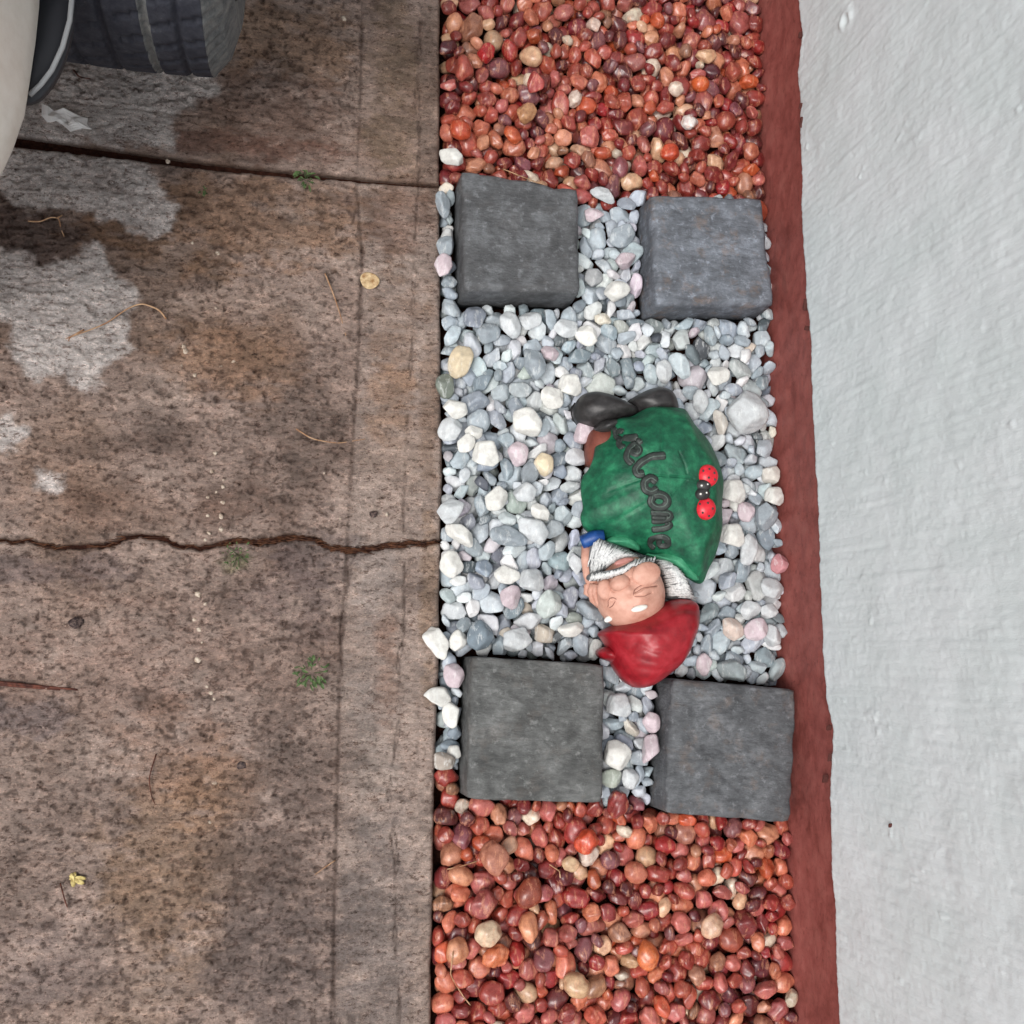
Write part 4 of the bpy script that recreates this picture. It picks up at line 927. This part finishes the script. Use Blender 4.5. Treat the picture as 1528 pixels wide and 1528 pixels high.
strand('dry_root', [(42, 330), (60, 331), (75, 324), (88, 325), (91, 342), (98, 358)], .0012, STEM, 'short forked pale root on dark wet concrete near the joint', 'stem', None, [[(86, 325), (93, 321)]])
strand('pine_needle', [(485, 408), (498, 440), (508, 470), (518, 508)], .0010, STEM, 'straight brown pine needle lying by the tooled border line', 'needle')
strand('straw', [(442, 640), (465, 655), (503, 662), (545, 655)], .0009, STEM, 'thin bent straw between the crack and the dark stain', 'straw')
strand('twig', [(-60, 1012), (0, 1018), (60, 1024), (116, 1029)], .0026, TWIG, 'dark reddish brown twig lying on concrete', 'twig', None, [[(-60, 1015), (30, 1024), (90, 1029)]])
strand('dead_grass', [(233, 1125), (222, 1160), (226, 1190), (238, 1212)], .0009, TWIG, 'dark bent dead grass blade on worn concrete beside ochre stain', 'stem')
strand('dead_grass', [(90, 1318), (97, 1345), (106, 1368)], .0010, TWIG, 'short dark grass blade under the yellow dried flower', 'stem')
strand('straw', [(500, 1284), (485, 1294), (470, 1305)], .0008, STEM, 'short straw touching the tooled border line', 'straw')
strand('twig', [(110, 105), (118, 115), (135, 118)], .0013, TWIG, 'tiny black twig beside the tyre', 'twig')
# white paint spots on the concrete
m = N('old_white_paint', .7, .3); m.col(m.ramp(m.noise(m.pos(), 300, 3), [(.4, L4((156, 138, 122))), (.6, L4((198, 184, 168)))])); SPOT = m.m
sp = [(x / 2.315, y / 2.315 + 520, r) for x, y, r in [(742, 362, 4), (732, 425, 3.5), (772, 455, 2.5), (770, 478, 4), (748, 497, 3), (718, 515, 4), (770, 532, 4.5), (718, 578, 3), (765, 580, 5), (762, 625, 5), (722, 637, 4), (708, 662, 3), (685, 848, 6), (710, 885, 4), (672, 935, 4), (690, 972, 5.5), (698, 1015, 2), (683, 1075, 6), (715, 1168, 3), (728, 1190, 4), (740, 1210, 3.5), (810, 48, 5), (672, 92, 4), (640, 10, 5), (1335, 574, 4), (1175, 588, 2.5), (1120, 430, 2)]]
sp += [(513, 28, 5), (325, 378, 4), (274, 517, 4), (286, 505, 3), (330, 548, 4), (270, 545, 3), (322, 460, 3), (287, 362, 3), (320, 1168, 4), (312, 1228, 4), (287, 1430, 4), (250, 240, 4)]
for x, y, r in sp:
    k = 10; c_ = P(x, y); rr_ = [r * .0008 * rng.uniform(.55, 1.15) for _ in range(k)]
    top = [(c_[0] + q * math.cos(2 * math.pi * i / k), c_[1] + q * math.sin(2 * math.pi * i / k)) for i, q in enumerate(rr_)]
    zc = .0016
    V = [(*c_, zc)] + [(*q, zc - .0004) for q in top] + [(*q, -.004) for q in top]
    obj('paint_spot', V, [(0, 1 + i, 1 + (i + 1) % k) for i in range(k)] + [(1 + i, 1 + k + i, 1 + k + (i + 1) % k, 1 + (i + 1) % k) for i in range(k)], SPOT, drive)
# scraps
def scrap(name, pts, z, mat, label, cat, crumple=.004, seed=1, raw=False):
    w = [P(a, b, z) for a, b in pts]
    V, Fc = dome(w, [(s, z) for s in (.15, .35, .55, .75, .9, 1)] + [(1.0, z - .0012), (.5, z - .0012)], None, 40, zf=lambda V: np.c_[V[:, :2], V[:, 2] + crumple * fbm(V[:, 0], V[:, 1], 90, seed, 3)], smooth_it=not raw)
    o = obj(name, V, Fc, mat, None, not raw); return tag(o, label, cat)
m = N('white_paper', .6, .3); m.col(L4((232, 230, 228))); PAPER = m.m
scrap('paper_scrap', [(62, 153), (80, 165), (95, 161), (118, 172), (131, 176), (130, 186), (137, 194), (122, 190), (105, 196), (92, 184), (80, 178), (70, 182), (62, 172)], .005, PAPER, 'torn white paper scrap lying on dry concrete near the tyre', 'paper', .014, 7, True)
m = N('dry_leaf', .7, .3); p = m.pos(); m.col(m.ramp(m.noise(p, 110, 5), [(.35, L4((140, 104, 66))), (.55, L4((196, 172, 134))), (.75, L4((214, 194, 160)))])); DLEAF = m.m
scrap('dead_leaf', [(536, 411), (548, 405), (560, 409), (568, 418), (563, 428), (550, 432), (540, 426)], .003, DLEAF, 'round tan dead leaf on the concrete border strip', 'leaf', .004, 8)
m = N('dried_petals', .7, .3); m.col(m.ramp(m.noise(m.pos(), 160, 4), [(.35, L4((150, 128, 76))), (.65, L4((206, 190, 128)))])); PETAL = m.m
fl = thing('dried_flower', (*P(110, 1312), 0), 'small crumpled yellow dried flower on concrete', 'flower')
for k in range(8):
    a = rng.uniform(0, 6.28); d = rng.uniform(2, 11); c_ = P(110 + d * math.cos(a), 1312 + d * math.sin(a), .004); t = rng.uniform(0, 6.28); l_ = rng.uniform(.004, .008); ww = l_ * .45
    e = MB(); e.ellipsoid((*c_, .004), [(l_ * math.cos(t), l_ * math.sin(t), .001), (-ww * math.sin(t), ww * math.cos(t), rng.normal(0, .0015)), (0, 0, .0008)], 8, 5); e.build('petal', PETAL, fl)
m = N('dark_seed', .7, .2); m.col(m.ramp(m.noise(m.pos(), 300, 4), [(.4, L4((40, 32, 34))), (.65, L4((104, 88, 82)))])); SEED = m.m
for (x, y, r, lab) in ((115, 929, 9, 'dark shrivelled seed pod on concrete away from crack'), (360, 1142, 6, 'small blue-black seed beside the weedless grey concrete'), (558, 768, 6, 'tiny dark seed on the border strip near the crack')):
    c_ = P(x, y); e = MB(); e.ellipsoid((*c_, .002), [(r * .001, r * .0003, 0), (-r * .0003, r * .0008, 0), (0, 0, .004)], 14, 9)
    V = np.array(e.v); V += .007 * np.c_[fbm(V[:, 0], V[:, 1], 160, 5), fbm(V[:, 0], V[:, 1], 170, 6), fbm(V[:, 0], V[:, 1], 150, 7)]
    tag(obj('seed_pod', V, e.f, SEED), lab, 'seed')
# weeds
m = N('weed_green', .55, .35); p = m.pos(); m.col(m.ramp(m.noise(p, 160, 4), [(.3, L4((42, 58, 28))), (.55, L4((72, 94, 50))), (.8, L4((112, 130, 80)))])); WEED = m.m
def weed(px, py, rad, nl, size, label):
    root = thing('weed', (*P(px, py), 0), label, 'weed', 'weeds in the driveway'); c_ = P(px, py)
    for k in range(nl):
        a = rng.uniform(0, 6.283); d = rad * math.sqrt(rng.random()); b = np.array([c_[0] + d * math.cos(a), c_[1] + d * math.sin(a)]); t = a + rng.normal(0, .8); l_ = size * rng.uniform(.6, 1.2); w_ = l_ * rng.uniform(.25, .42)
        z = .005 + .008 * rng.random(); dr = np.array([math.cos(t), math.sin(t)]); sd = np.array([-dr[1], dr[0]])
        V = []; 
        for s_, wv, dz in ((0, .15, 0), (.3, .8, .002), (.6, 1, .0028), (.85, .6, .002), (1, .08, .0005)):
            q = b + dr * l_ * s_; V += [(*(q + sd * w_ * wv * .5), z + dz + .0006), (*q, z + dz), (*(q - sd * w_ * wv * .5), z + dz + .0006)]
        Fc = [(i * 3 + j, i * 3 + j + 1, i * 3 + j + 4, i * 3 + j + 3) for i in range(4) for j in range(2)]
        obj('leaf', V, Fc, WEED, root)
    mb = MB()
    for k in range(4):
        a = rng.uniform(0, 6.283); mb.tube([(*c_, -.003), (c_[0] + .4 * rad * math.cos(a), c_[1] + .4 * rad * math.sin(a), .004), (c_[0] + rad * math.cos(a), c_[1] + rad * math.sin(a), .003)], .0006, 5)
    mb.build('stalk', WEED, root)
weed(465, 1005, .019, 46, .010, 'small green weed rosette growing from a pit in the concrete')
weed(456, 268, .013, 20, .011, 'green weed sprouting from the joint between the slabs')
weed(303, 290, .006, 8, .006, 'tiny pale weed sprig just below the joint')
weed(355, 828, .018, 26, .006, 'sparse green moss tuft along the jagged crack')
# dry litter among the red pebbles
for pts, lab in (([(655, 1296), (668, 1297), (690, 1292), (712, 1285)], 'thin dry grass stalk on red pebbles near the driveway edge'), ([(676, 1420), (672, 1455), (690, 1485), (702, 1500)], 'curved reddish root lying over red pebbles beside driveway'), ([(745, 250), (775, 262), (800, 272), (815, 276)], 'thin brown stalk lying along the paver at red pebbles'), ([(820, 1290), (835, 1300), (836, 1310)], 'short pale straw between dark red pebbles')):
    q = np.array(pts, float); t = np.linspace(0, len(q) - 1, 14); q = np.c_[np.interp(t, range(len(q)), q[:, 0]), np.interp(t, range(len(q)), q[:, 1])]
    zs_l = []
    for a, b in q:
        w = P(a, b, 0); ix = int((w[0] - BX0) / CELL); iy = int((w[1] - BY0) / CELL); zs_l.append(min(.03, HM[max(0, min(nx - 1, ix)), max(0, min(ny - 1, iy))]) + .002)
    zs_l = np.array(zs_l)
    zs_l = np.array([zs_l[max(0, i - 2):i + 3].max() for i in range(len(zs_l))])
    mb = MB(); mb.tube([P3(a, b, z) for (a, b), z in zip(q, zs_l)], .0009, 5); tag(mb.build('dry_stalk', STEM), lab, 'stalk')
